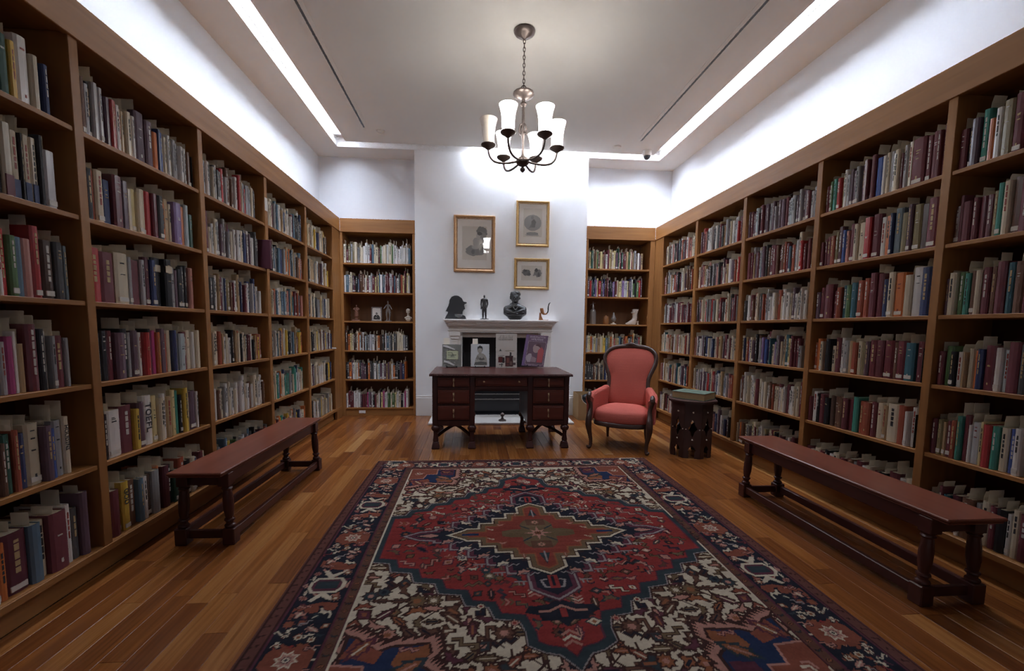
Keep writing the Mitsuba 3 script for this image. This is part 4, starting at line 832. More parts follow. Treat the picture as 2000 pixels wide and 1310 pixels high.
part(k, 'stand', cat([cbox(px_ - .012, px_ + .12, py_ - .03, py_ + .03, ZM + .0003, ZM + .008, .002), fixn(loft([[(px_ - .01, py_ - .02, ZM + .008), (px_ + .045, py_ - .02, ZM + .008), (px_ + .045, py_ + .02, ZM + .008), (px_ - .01, py_ + .02, ZM + .008)], [(px_ - .006, py_ - .012, ZM + .06), (px_ + .02, py_ - .012, ZM + .06), (px_ + .02, py_ + .012, ZM + .06), (px_ - .006, py_ + .012, ZM + .06)], [(px_ - .004, py_ - .012, ZM + .105), (px_ + .016, py_ - .012, ZM + .105), (px_ + .016, py_ + .012, ZM + .105), (px_ - .004, py_ + .012, ZM + .105)]]))]), 'mat_pipewood')
part(k, 'pipe_bowl', tube([(px_ + .025, py_, ZM + .165), (px_ + .026, py_, ZM + .15), (px_ + .032, py_, ZM + .125), (px_ + .040, py_, ZM + .105), (px_ + .058, py_, ZM + .088), (px_ + .085, py_, ZM + .088), (px_ + .103, py_, ZM + .102)], [.022, .023, .024, .021, .014, .010, .009], 14, 24), 'mat_pipewood', 40)
part(k, 'stem', tube([(px_ + .103, py_, ZM + .102), (px_ + .115, py_, ZM + .13), (px_ + .117, py_, ZM + .17), (px_ + .122, py_, ZM + .21), (px_ + .132, py_, ZM + .232), (px_ + .148, py_, ZM + .24)], [.009, .0085, .008, .007, .006, .005], 12, 24), 'mat_black', 40, label='black stem')

# ------------------------------------------------------------------ framed pictures on the chimney breast
def picture(label, x0, x1, z0, z1, fw, mat, art, win, group='gilt framed pictures'):
    k = thing('framed_picture', label, 'picture', group)
    yb = YB - 0.002; pf_ = [(0, 0), (0, .022), (fw * .15, .030), (fw * .45, .030), (fw * .7, .018), (fw, .016), (fw, 0)]
    rings = []
    for a, d in pf_: rings.append([(x0 + a, yb - d, z0 + a), (x1 - a, yb - d, z0 + a), (x1 - a, yb - d, z1 - a), (x0 + a, yb - d, z1 - a)])
    part(k, 'frame', loft(rings, cap=False), mat)
    part(k, 'mount', box(x0 + fw * .8, x1 - fw * .8, yb - .008, yb - .002, z0 + fw * .8, z1 - fw * .8), 'mat_mat', label='cream mount board')
    a, b, c, d = win
    kp = part(k, 'print', box(x0 + a, x1 - b, yb - .0088, yb - .0079, z0 + c, z1 - d), 'mat_print_paper')
    m, col = art; part(k, 'drawing', m, 'mat_print', color=col)
    g = fw * .72
    part(k, 'glass', tm([[x0 + g, yb - .0175, z0 + g], [x1 - g, yb - .0175, z0 + g], [x1 - g, yb - .0175, z1 - g], [x0 + g, yb - .0175, z1 - g]], [[0, 1, 2], [0, 2, 3]]), 'mat_pane')
def drawing(shapes, x, z, s):
    """grey ink shapes: (polygon, tone) in a unit frame, layered by a hair"""
    ms, cs = [], []
    for i, (P, t) in enumerate(shapes):
        g = Polygon(np.array(P) * s).buffer(0)
        for q in getattr(g, 'geoms', [g]):
            m = upright(prism(q, .0003 + .00006 * i), x, 0, z); m.vertices[:, 1] += YB - 0.002 - .0089 - m.vertices[:, 1].max(); ms.append(m); cs.append(np.tile(np.array([t, t * .97, t * .92]), (len(m.vertices), 1)))
    return cat(ms), np.vstack(cs)
def ell(cx_, cy_, rx, ry, n=20, j=0, seed=0):
    r = random.Random(seed); return [(cx_ + rx * math.cos(t) * (1 + r.uniform(-j, j)), cy_ + ry * math.sin(t) * (1 + r.uniform(-j, j))) for t in np.linspace(0, 2 * math.pi, n + 1)[:-1]]
dk_ = lambda S, f: [(P, t * f) for P, t in S]
seated = [(ell(.62, .80, .16, .17, 24, .12, 1), .22), (ell(.62, .62, .15, .2, 24, .1, 2), .30), (ell(.45, .26, .30, .16, 24, .15, 3), .26), (ell(.5, .5, .14, .16, 20, .1, 4), .46), (ell(.52, .69, .065, .085, 16, .04, 5), .50), (ell(.44, .36, .12, .06, 16, .1, 6), .5), (ell(.6, .33, .05, .14, 16, .1, 7), .16), (ell(.56, .76, .08, .05, 16, .1, 8), .12), (ell(.36, .22, .05, .07, 12, .1, 9), .14)]
picture('large gilt framed print of a seated figure on the left of the chimney breast', -.262, .306, 2.016, 2.779, .050, 'mat_gold_dark', drawing(dk_(seated, .8), -.165, 2.19, .46), (.115, .115, .165, .145))
stand_ = [(ell(.5, .52, .42, .38, 20, .02, 1), .42), ([(.42, .30), (.60, .30), (.66, .56), (.56, .70), (.44, .60)], .20), (ell(.48, .76, .07, .09, 14, .05, 2), .30), ([(.30, .26), (.44, .30), (.46, .50)], .24), (ell(.5, .02, .30, .07, 18, .2, 3), .36), (ell(.5, -.05, .34, .03, 18, .2, 4), .40)]
picture('small upright gilt framed print of a standing figure, highest on the chimney breast', .595, 1.056, 2.384, 2.998, .040, 'mat_gold', drawing(dk_(stand_, .75), .68, 2.555, .29), (.10, .10, .13, .10))
two = [(ell(.25, .5, .18, .15, 22, .25, 1), .16), (ell(.75, .5, .17, .17, 22, .25, 2), .24), (ell(.38, .44, .08, .08, 14, .2, 3), .10), (ell(.70, .62, .07, .08, 14, .2, 4), .08), (ell(.22, .58, .06, .05, 14, .2, 5), .06), (ell(.80, .42, .05, .10, 14, .3, 6), .12), (ell(.6, .40, .06, .04, 14, .3, 7), .3)]
picture('wide gilt framed ink drawing of two figures below the upright print', .576, 1.070, 1.797, 2.222, .042, 'mat_gold', drawing(dk_(two, .8), .665, 1.865, .32), (.10, .10, .12, .10))

# ------------------------------------------------------------------ ornaments on the rear shelves
zl, zr = BACK_Z[3] + .0003, BACK_Z[3] + .0003
ROBE = [((0, 0, .93), .05, (0, -.01, .89), .045), ((0, 0, .86), .03, (0, 0, .8), .05), ((-.10, 0, .76), .06, (.10, 0, .76), .06), ((-.16, -.03, .72), .055, (-.05, -.10, .62), .045), ((.16, -.03, .72), .055, (.05, -.10, .62), .045), ((0, 0, .72), .11, (0, 0, .5), .12), ((0, 0, .5), .12, (0, 0, .26), .13), ((-.04, 0, .22), .05, (-.04, -.02, .06), .045), ((.04, 0, .22), .05, (.04, -.02, .06), .045)]
k = thing('figurine', 'small reddish brown robed figurine, leftmost on the ornament shelf left of the chimney', 'figurine')
part(k, 'figure', figure(-1.622, 6.30, zl + .014, .215, ROBE), 'mat_terracotta', True)
part(k, 'base', cbox(-1.672, -1.572, 6.26, 6.34, zl, zl + .02, .003), 'mat_terracotta')
k = thing('framed_photograph', 'small upright framed black and white portrait photograph on the rear left shelf', 'photograph')
part(k, 'frame', cat([cbox(-1.42, -1.275, 6.30, 6.315, zl, zl + .015, .003), cbox(-1.42, -1.275, 6.30, 6.315, zl + .185, zl + .20, .003), cbox(-1.42, -1.405, 6.30, 6.315, zl + .0152, zl + .1848, .003), cbox(-1.29, -1.275, 6.30, 6.315, zl + .0152, zl + .1848, .003), cbox(-1.36, -1.335, 6.315, 6.36, zl, zl + .12, .003)]), 'mat_pewter')
part(k, 'photograph', box(-1.406, -1.289, 6.305, 6.31, zl + .014, zl + .186), 'mat_mat')
ph = [([(.05, .0), (.95, .0), (.95, .35), (.72, .62), (.28, .62), (.08, .40)], .05), (ell(.5, .74, .13, .16, 16, .03, 1), .34), (ell(.5, .86, .15, .07, 16, .05, 2), .10), ([(.44, .5), (.56, .5), (.5, .66)], .5), (ell(.42, .28, .12, .05, 12, .1, 3), .34)]
m, c_ = drawing(ph, -1.40, zl + .025, .105); m.vertices[:, 1] += 6.3045 - m.vertices[:, 1].max(); part(k, 'portrait', m, 'mat_print', color=c_)
JUG = [((0, 0, .90), .042, (0, -.005, .87), .040), ((0, 0, .955), .04, (0, 0, .935), .05), ((0, 0, .86), .025, (0, 0, .8), .03), ((-.06, 0, .77), .04, (.06, 0, .77), .04), ((-.08, 0, .77), .032, (-.14, -.03, .66), .028), ((-.14, -.03, .66), .028, (-.19, -.08, .60), .022), ((.08, 0, .77), .032, (.14, -.03, .66), .028), ((.14, -.03, .66), .028, (.20, -.08, .57), .022), ((0, 0, .77), .065, (0, 0, .56), .06),
       ((-.05, .02, .56), .05, (-.12, .04, .40), .02), ((.05, .02, .56), .05, (.12, .04, .40), .02), ((-.035, 0, .52), .05, (-.08, -.01, .30), .042), ((-.08, -.01, .30), .036, (-.05, .0, .06), .026), ((.035, 0, .52), .05, (.09, -.01, .30), .042), ((.09, -.01, .30), .036, (.06, 0, .06), .026), ((-.05, 0, .04), .03, (-.07, -.06, .03), .022), ((.06, 0, .04), .03, (.09, -.05, .03), .022)]
k = thing('figurine', 'pewter coloured figurine in hat and tailcoat with spread arms, beside the framed photograph', 'figurine')
part(k, 'figure', figure(-1.188, 6.30, zl + .008, .285, JUG), 'mat_pewter', True)
part(k, 'base', lathe([[0, 0], [.052, 0], [.052, .008], [.045, .012], [0, .012]], -1.185, 6.295, zl, 28), 'mat_pewter', 40)
HB = [((0, 0, .78), .15, (0, .02, .70), .15), ((0, -.06, .60), .085, (0, -.04, .68), .11), ((0, -.16, .66), .022, (0, -.145, .72), .016), ((-.06, -.12, .735), .025, (.06, -.12, .735), .025), ((0, .02, .5), .08, (0, .02, .38), .09), ((-.2, .02, .26), .07, (0, .0, .32), .10), ((.2, .02, .26), .07, (0, 0, .32), .10), ((-.09, 0, .16), .10, (.09, 0, .16), .10), ((-.07, 0, .08), .07, (.07, 0, .08), .07)]
solo('bust', 'small cream plaster bust at the right end of the rear left shelf', 'bust', figure(-.905, 6.28, zl + .001, .20, HB, .006, 4), 'mat_plaster', True)
k = thing('soda_siphon', 'tall grey glass soda siphon with a metal head on the rear right ornament shelf', 'siphon')
part(k, 'bottle', lathe([[0, 0], [.044, 0], [.046, .01], [.046, .175], [.038, .205], [.020, .222], [.016, .235], [0, .235]], 1.757, 6.30, zr), 'mat_pewter', 40)
part(k, 'head', cat([lathe([[0, .235], [.020, .235], [.020, .26], [.012, .275], [.010, .31], [.006, .33], [0, .335]], 1.757, 6.30, zr), tube([(1.757, 6.30, zr + .285), (1.73, 6.28, zr + .29), (1.712, 6.27, zr + .272)], [.007, .006, .005], 8, 10), tube([(1.757, 6.30, zr + .29), (1.785, 6.29, zr + .31)], [.005, .006], 8)]), 'mat_steel', 40, label='metal spout and lever')
k = thing('wooden_jar', 'small round reddish wooden jar with a lid on the rear right shelf', 'jar')
part(k, 'body', lathe([[0, 0], [.036, 0], [.044, .03], [.042, .085], [.036, .10], [0, .10]], 1.958, 6.31, zr), 'mat_pipewood', 40)
part(k, 'lid', lathe([[0, .1005], [.040, .1005], [.036, .115], [.012, .122], [.010, .135], [0, .138]], 1.958, 6.31, zr), 'mat_pipewood', 40)
k = thing('glass_lamp', 'small clear glass ornament on a pale foot beside the wooden jar', 'ornament')
part(k, 'foot', lathe([[0, 0], [.042, 0], [.040, .012], [.016, .02], [.014, .035], [0, .035]], 2.065, 6.29, zr), 'mat_plaster', 40)
part(k, 'globe', lathe([[0, .0355], [.018, .036], [.036, .06], [.038, .09], [.024, .12], [.016, .15], [.012, .175], [0, .178]], 2.065, 6.29, zr), 'mat_pewter', 40)
# ankle boot
def ering(x, y, z, rx, ry, n=20): return [(x + rx * math.cos(t), y + ry * math.sin(t), z) for t in np.linspace(0, 2 * math.pi, n + 1)[:-1]]
k = thing('china_boot', 'white china ankle boot with a heel on the rear right ornament shelf', 'boot')
bx_, by_ = 2.385, 6.30
sec = [(.004, -.050, .072, .024), (.02, -.050, .075, .029), (.035, -.040, .068, .030), (.055, -.022, .052, .030), (.08, -.002, .038, .030), (.11, .004, .034, .029), (.15, .0, .036, .031), (.19, .004, .044, .036), (.225, .010, .050, .038), (.228, .010, .042, .030), (.20, .006, .034, .026)]
part(k, 'upper', loft([ering(bx_ + cx_, by_, zr + z, rx, ry) for z, cx_, rx, ry in sec]), 'mat_china', 50)
part(k, 'toe', blob([((bx_ - .125, by_, zr + .014), .013, (bx_ - .08, by_, zr + .022), .021)], .004, 3), 'mat_china', True)
part(k, 'heel', loft([ering(bx_ + .052, by_, zr + .0005, .016, .014), ering(bx_ + .05, by_, zr + .03, .011, .010), ering(bx_ + .040, by_, zr + .055, .024, .020)]), 'mat_china', 50)
part(k, 'cuff', loft([ering(bx_ - .01, by_, zr + .168, .042, .035), ering(bx_ - .01, by_, zr + .178, .046, .038), ering(bx_ - .008, by_, zr + .186, .042, .035)]), 'mat_china', 50)

# ------------------------------------------------------------------ the desk
k = thing('desk', 'dark mahogany pedestal desk with seven drawers standing before the fireplace', 'desk')
DY, DB, DZ0, DZ1 = 4.42, 5.20, 0.252, 0.757
part(k, 'desktop', cat([cbox(-.432, 1.034, 4.388, 5.232, .757, .782, .006)]), 'mat_mahogany_x')
gm = []
for i in range(92):
    s = trimesh.creation.icosphere(1, .0095); s.apply_scale([.75, 1, 1]); s.apply_translation([-.424 + i * .01595, 4.387, .764]); gm.append(s)
part(k, 'beaded_edge', cat(gm), 'mat_mahogany_x', True)
for x0, x1 in ((-.404, .028), (.572, 1.005)):
    part(k, 'pedestal', cat([cbox(x0, x1, DY + .012, DB, DZ0, DZ1 - .0005, .004)] + [cbox(a, b, DY, DY + .012, DZ0, DZ1 - .0005, .003) for a, b in ((x0, x0 + .050), (x1 - .05, x1))] +
         [cbox(x0 + .0505, x1 - .0505, DY + .002, DY + .012, z, z + h, .002) for z, h in ((DZ0, .045), (.456, .012), (.62, .022), (.745, .0115))]), 'mat_mahogany_z')
    a, b = x0 + .056, x1 - .056
    sk = tm([], np.zeros((0, 3), int))
    m = prism([(x0 + .01, .2525), (x0 + .01, .247), (x0 + .08, .246), ((x0 + x1) / 2 - .05, .240), ((x0 + x1) / 2, .235), ((x0 + x1) / 2 + .05, .240), (x1 - .08, .246), (x1 - .01, .247), (x1 - .01, .2525)], .014)
    part(k, 'skirt', upright(m, 0, DY + .004, 0), 'mat_mahogany_x')
    for z0, z1 in ((.303, .450), (.474, .614), (.648, .741)):
        d = part(k, 'drawer', cat([cbox(a, b, DY - .004, DY + .0115, z0, z1, .003), cbox(a + .018, b - .018, DY - .009, DY - .004, z0 + .016, z1 - .016, .004)]), 'mat_drawer')
        xm, zm = (a + b) / 2, (z0 + z1) / 2 + .012
        part(d, 'pull', cat([lathe([[0, 0], [.012, 0], [.012, .004], [.006, .012], [0, .014]], 0, 0, 0, 16).apply_transform(trimesh.transformations.rotation_matrix(math.pi / 2, [1, 0, 0])).apply_translation([xm, DY - .009, zm]) or None] if False else
             [lathe([[0, -.062], [.007, -.058], [.010, -.048], [.006, -.032], [.0035, -.02], [.004, 0], [.009, .004], [.010, .012], [.006, .018], [0, .02]], xm, DY - .016, zm, 14), cbox(xm - .009, xm + .009, DY - .012, DY - .0092, zm - .006, zm + .03, .001)]), 'mat_pull', True, label='brass drop pull')
cc = cat([cbox(.0285, .5715, DY + .012, DB, .60, DZ1 - .0005, .003), cbox(.0285, .5715, DY + .001, DY + .012, .742, DZ1 - .0005, .002)])
part(k, 'centre_rail', cc, 'mat_mahogany_x')
part(k, 'arched_rail', upright(prism([(.0285, .648), (.5715, .648), (.5715, .60), (.545, .618), (.30, .630), (.055, .618), (.0285, .60)], .011), 0, DY + .001, 0), 'mat_mahogany_x')
d = part(k, 'drawer', cat([cbox(.034, .566, DY - .004, DY + .0115, .652, .739, .003), cbox(.052, .548, DY - .009, DY - .004, .668, .723, .004)]), 'mat_drawer')
for x in (.12, .48): part(d, 'knob', lathe([[0, -.012], [.012, -.006], [.012, .006], [0, .012]], x, DY - .018, .700, 14), 'mat_pull', True, label='small brass knob')
legp = [[0, .2515], [.022, .2515], [.024, .244], [.036, .238], [.045, .222], [.045, .208], [.036, .192], [.020, .180], [.024, .172], [.020, .160], [.022, .130], [.028, .095], [.030, .085], [.024, .076], [.030, .068], [.032, .062], [0, .062]]
LX = (-.372, .0, .604, .972)
for x in LX:
    for y in (DY + .026, DB - .034):
        part(k, 'leg', cat([lathe(legp, x, y, 0, 24), loft([[(x - a, y - a, z), (x + a, y - a, z), (x + a, y + a, z), (x - a, y + a, z)] for z, a in ((0, .034), (.012, .040), (.032, .036), (.062, .030))])]), 'mat_mahogany_z', 35)
for x0, x1 in ((LX[0], LX[1]), (LX[2], LX[3])):
    ya, yb = DY + .034, DB - .034; xm, ym = (x0 + x1) / 2, (ya + yb) / 2
    for (pa, pb) in (((x0, ya), (x1, yb)), ((x1, ya), (x0, yb))):
        P = [(pa[0] + (pb[0] - pa[0]) * t, pa[1] + (pb[1] - pa[1]) * t, .115 + .055 * math.sin(math.pi * t) ** .8) for t in np.linspace(.05, .95, 15)]
        part(k, 'stretcher', tube(P, .017, 8), 'mat_mahogany_y', 40)
    part(k, 'finial', lathe([[0, .16], [.03, .16], [.052, .178], [.05, .196], [.03, .212], [.012, .222], [0, .226]], xm, ym, 0, 20), 'mat_mahogany_z', 40)

# ------------------------------------------------------------------ books and papers shown on the desk
def standing(name, label, cat_, x, z, w, h, y, th, lean, roll, col, slip=None):
    M = trimesh.transformations.translation_matrix([x, y, z]) @ trimesh.transformations.rotation_matrix(-lean, [1, 0, 0]) @ trimesh.transformations.rotation_matrix(roll, [0, 1, 0])
    if roll: M = M @ np.array([[1, 0, .10, 0], [0, 1, 0, 0], [0, 0, 1, 0], [0, 0, 0, 1.0]])
    k = thing(name, label, cat_)
    def put(nm, m, mat, color=None, smooth=False, lab=None):
        m = m.copy(); m.apply_transform(M)
        kw = {'color': coloured(m, color)} if color is not None else {}
        return part(k, nm, m, mat, smooth, label=lab, **kw)
    if th > .008:
        put('cover', cat([box(0, w, 0, .0025, 0, h), box(0, w, th - .0025, th, 0, h), box(0, .003, .0026, th - .0026, 0, h)]), 'mat_gloss', col)
        put('pages', box(.0035, w - .004, .0028, th - .0028, .003, h - .003), 'mat_pages', PAGE)
    else: put('sheet', box(0, w, 0, th, 0, h), 'mat_cloth', col)
    if slip: put('paper_slip', box(slip[0], slip[1], th / 2 - .0004, th / 2 + .0004, h - .04, h + slip[2]), 'mat_pages', SLIP * 1.08, lab='cream paper slip')
    def decal(nm, shapes, lab=None):
        ms, cs = [], []
        for i, (P, c) in enumerate(shapes):
            g = Polygon(P).buffer(0)
            for q in getattr(g, 'geoms', [g]):
                m = upright(prism(q, .0004 + .00008 * i), 0, 0, 0); m.vertices[:, 1] -= m.vertices[:, 1].max() + .00005; ms.append(m); cs.append(np.tile(np.array(c, float), (len(m.vertices), 1)))
        m = cat(ms); m.apply_transform(M); part(k, nm, m, 'mat_print', label=lab, color=np.vstack(cs))
    def words(text, x, z, hgt, col, bold=True, width=None):
        t = meshkit.text_mesh(text, hgt, .0006, bold); v = np.array(t.vertices)
        if width: v[:, 0] *= width / v[:, 0].max()
        m = upright(tm(v, t.faces), x, 0, z); m.vertices[:, 1] -= m.vertices[:, 1].max() + .0008; m.apply_transform(M); part(k, 'title', m, 'mat_print', color=coloured(m, col))
    # small easel feet that hold it up
    if th > .008:
        e = cat([cbox(w * f - .006, w * f + .006, -.030, .07, -.009, -.001, .002) for f in (.25, .75)] + [cbox(w * f - .006, w * f + .006, -.030, -.025, -.001, .012, .002) for f in (.25, .75)] + [cbox(w * .2, w * .8, th + .004, th + .008, -.009, h * .5, .002)])
        e.apply_transform(trimesh.transformations.translation_matrix([x, y, z])); part(k, 'easel', e, 'mat_blackmetal', label='small black display easel')
    return k, decal, words, w, h
rect = lambda a, b, c, d: [(a, c), (b, c), (b, d), (a, d)]
Zd = .7825
k, decal, words, w, h = standing('display_book', 'silvery patterned paperback with a pale green title panel, leftmost on the desk', 'book', -.350, Zd + .0095, .222, .262, 5.10, .022, .16, 0, (.26, .26, .24), (.012, .085, .075))
r = random.Random(3); sh = [(rect(.008, w - .008, .008, h - .008), (.20, .20, .185))]
for i in range(60):
    a, b = r.uniform(.01, w - .03), r.uniform(.01, h - .03); t = r.choice([.08, .14, .34, .46, .30]); sh.append(([(a, b), (a + r.uniform(.01, .02), b + r.uniform(-.002, .006)), (a + r.uniform(.005, .02), b + r.uniform(.006, .014))], (t, t, t * .92)))
sh += [([(.01, .235), (.06, .22), (.14, .195), (.15, .205), (.05, .25), (.01, .25)], (.62, .62, .62)), ([(.02, .05), (.06, .04), (.13, .012), (.15, .02), (.07, .065), (.02, .075)], (.6, .6, .6)), (rect(.05, .185, .085, .185), (.46, .50, .33)), (rect(.058, .178, .092, .178), (.52, .56, .40)), (rect(.066, .12, .155, .166), (.25, .3, .2)), (rect(.066, .165, .13, .142), (.22, .25, .17)), (rect(.066, .15, .108, .116), (.25, .28, .2)), ([(.10, .12), (.14, .12), (.12, .16)], (.18, .2, .15))]  # the two slanting pale streaks are glare painted onto the cover
decal('cover_print', sh)
k, decal, words, w, h = standing('display_book', 'white hardcover showing a black and white photograph of a seated person, on the desk', 'book', -.018, Zd + .0095, .218, .268, 5.12, .022, .16, 0, (.62, .64, .66), (.020, .082, .065))
decal('cover_photograph', [([(.04, .012), (.19, .012), (.195, .05), (.185, .10), (.17, .135), (.145, .155), (.10, .158), (.075, .14), (.06, .10), (.045, .05)], (.34, .33, .30)), (ell(.108, .195, .030, .037), (.36, .33, .30)), ([(.076, .20), (.08, .235), (.11, .25), (.136, .237), (.142, .20), (.132, .18), (.132, .212), (.10, .222), (.084, .206)], (.05, .05, .05)), ([(.093, .16), (.10, .145), (.12, .145), (.125, .162), (.11, .172)], (.30, .28, .25)), ([(.048, .05), (.12, .062), (.185, .052), (.19, .02), (.04, .02)], (.10, .10, .095)), ([(.09, .09), (.11, .112), (.13, .09), (.15, .112), (.165, .085), (.14, .075), (.11, .075)], (.12, .11, .10)), ([(.06, .1), (.085, .135), (.1, .1), (.08, .075)], (.22, .21, .19))] )
k, decal, words, w, h = standing('display_poster', 'tall white poster card with grey script above dark pictures, third on the desk', 'poster', .276, Zd + .0005, .250, .402, 5.11, .006, .06, 0, (.56, .52, .49))
sc = [(rect(.030, .080, .06, .130), (.11, .025, .025)), (rect(.078, .105, .055, .12), (.035, .03, .032)), (rect(.112, .205, .012, .140), (.055, .022, .024)), (rect(.125, .160, .055, .115), (.16, .06, .05)), (rect(.165, .195, .03, .075), (.14, .09, .08)), (rect(.125, .155, .02, .045), (.12, .04, .04)), (rect(.165, .185, .13, .18), (.06, .05, .05)), (rect(.11, .22, .19, .205), (.40, .36, .30)), (rect(.205, .235, .03, .06), (.09, .07, .07)), (rect(.20, .235, .085, .12), (.30, .27, .25)), ([(.04, .195), (.055, .22), (.07, .195)], (.08, .08, .08)), (rect(.03, .09, .125, .13), (.12, .1, .1)), (rect(.03, .10, .14, .144), (.12, .1, .1)), (rect(.04, .09, .03, .045), (.2, .18, .18)), (rect(.065, .075, .01, .055), (.06, .06, .06))]
r = random.Random(8); xx = .025
while xx < .19:
    hh = r.choice([.014, .03, .05]); sc.append(([(xx, .335 - hh * .3), (xx + .004, .335 - hh * .3), (xx + .010, .335 + hh), (xx + .006, .335 + hh)], (.26, .24, .22))); sc.append((rect(xx, xx + .012, .332, .336), (.28, .26, .24))); xx += r.uniform(.010, .018)
decal('print', sc)
k, decal, words, w, h = standing('display_book', 'large purple hardcover with white title lettering, tilted, rightmost on the desk', 'book', .580, Zd + .0275, .262, .375, 5.10, .026, .14, .068, (.155, .095, .155))
fr = .175; wh = (.50, .44, .50)
decal('cover_print', [(rect(.0, .03, .0, h), (.19, .12, .26)), (rect(.035, w - .012, .022, .30), (.40, .33, .38)), (rect(.04, w - .017, .027, .295), (.14, .085, .115)), (ell(.145, .215, .045, .055, 18, .05, 2), (.40, .30, .30)), ([(.17, .05), (.235, .05), (.235, .20), (.20, .24), (.165, .19)], (.42, .10, .11)), (ell(.075, .10, .035, .055, 16, .1, 4), (.42, .36, .40)), ([(.09, .05), (.16, .05), (.16, .10), (.10, .12)], (.30, .22, .25)), ([(.12, .25), (.15, .275), (.19, .262), (.20, .22), (.165, .24)], (.10, .05, .06)), (rect(.05, w - .03, .010, .014), (.42, .36, .42))])
words('SHERLOCK', .040, .340, .020, wh, width=.195); words('HOLMES', .060, .312, .020, wh, width=.150)

# ------------------------------------------------------------------ the red armchair
CH = RT(math.radians(-29), (1.49, 4.27, 0))
def cp(parent, name, m, mat, smooth=False, label=None): m = m.copy(); m.apply_transform(CH); return part(parent, name, m, mat, smooth, label=label)
k = thing('armchair', 'red upholstered armchair with a balloon back in a carved dark wood frame', 'armchair')
half = [(0, .385), (.16, .385), (.235, .40), (.230, .50), (.214, .60), (.206, .66), (.220, .74), (.262, .82), (.290, .90), (.286, .965), (.245, 1.022), (.16, 1.052), (0, 1.062)]
from scipy.interpolate import CubicSpline
hp = np.array(half); tt = np.r_[0, np.cumsum(np.linalg.norm(np.diff(hp, axis=0), axis=1))]
ts = np.linspace(0, tt[-1], 40); hx, hz = np.interp(ts, tt, hp[:, 0]), np.interp(ts, tt, hp[:, 1])
from scipy.ndimage import gaussian_filter1d
hx2, hz2 = gaussian_filter1d(hx, 1.6, mode='mirror'), gaussian_filter1d(hz, 1.6, mode='mirror'); hx2[0] = hx2[-1] = 0
out = np.array([(x, z) for x, z in zip(hx2, hz2)] + [(-x, z) for x, z in list(zip(hx2, hz2))[-2:0:-1]])
by = lambda z: .47 + (z - .38) * .27
def pad(outl, scl, cz, thick, s):
    R = []
    for q in (1.0, .97, .90, .78, .6, .4, .2, .02):
        z = cz + (outl[:, 1] - cz) * q * scl; x = outl[:, 0] * q * scl
        R.append(np.stack([x, by(z) + s * thick * (1 - q ** 3.2) ** .6, z], 1))
    return R
fr_, bk_ = pad(out, .955, .72, .052, -1), pad(out, .955, .72, .03, 1)
cp(k, 'back_cushion', loft(fr_[::-1] + bk_), 'mat_upholstery', 60)
fo = np.array([(x, z) for x, z in out if z > .50]); n2 = len(fo)
order = [i for i in range(len(out)) if out[i, 1] > .50]
P = [(out[i, 0] * 1.0, by(out[i, 1]) - .005, out[i, 1]) for i in order]
cp(k, 'back_frame', tube(P, .019, 10, flat=1.25), 'mat_walnut', 50, label='carved dark wood back rail')
cr = [((-.10, by(1.06), 1.062), .014, (0, by(1.06) - .01, 1.082), .024), ((.10, by(1.06), 1.062), .014, (0, by(1.06) - .01, 1.082), .024), ((-.045, by(1.06) - .01, 1.075), .016, (-.02, by(1.06) - .015, 1.090), .012), ((.045, by(1.06) - .01, 1.075), .016, (.02, by(1.06) - .015, 1.090), .012)]
cp(k, 'crest', blob(cr, .008, 3), 'mat_walnut', True, label='carved crest')
# seat
def sring(z, g, n=40):
    R = []
    for t in np.linspace(0, 2 * math.pi, n + 1)[:-1]:
        c, s = math.cos(t), math.sin(t); e = .42
        x = math.copysign(abs(c) ** e, c); y = math.copysign(abs(s) ** e, s)
        wx = (.285 if y < 0 else .285 - .045 * y) * g
        fy = .265 + (.265 * y) * g - (.022 * math.cos(x * math.pi) * max(0, -y)) - .01
        R.append((x * wx, fy, z))
    return R
cp(k, 'seat_cushion', loft([sring(.285, .95), sring(.30, .99), sring(.345, 1.0), sring(.385, .97), sring(.405, .90), sring(.425, .75), sring(.440, .55), sring(.449, .3), sring(.452, .05)]), 'mat_upholstery', 60)
cp(k, 'seat_rail', loft([sring(.243, .96), sring(.25, 1.0), sring(.278, 1.005), sring(.292, .97)]), 'mat_walnut', 40, label='serpentine dark wood rail')
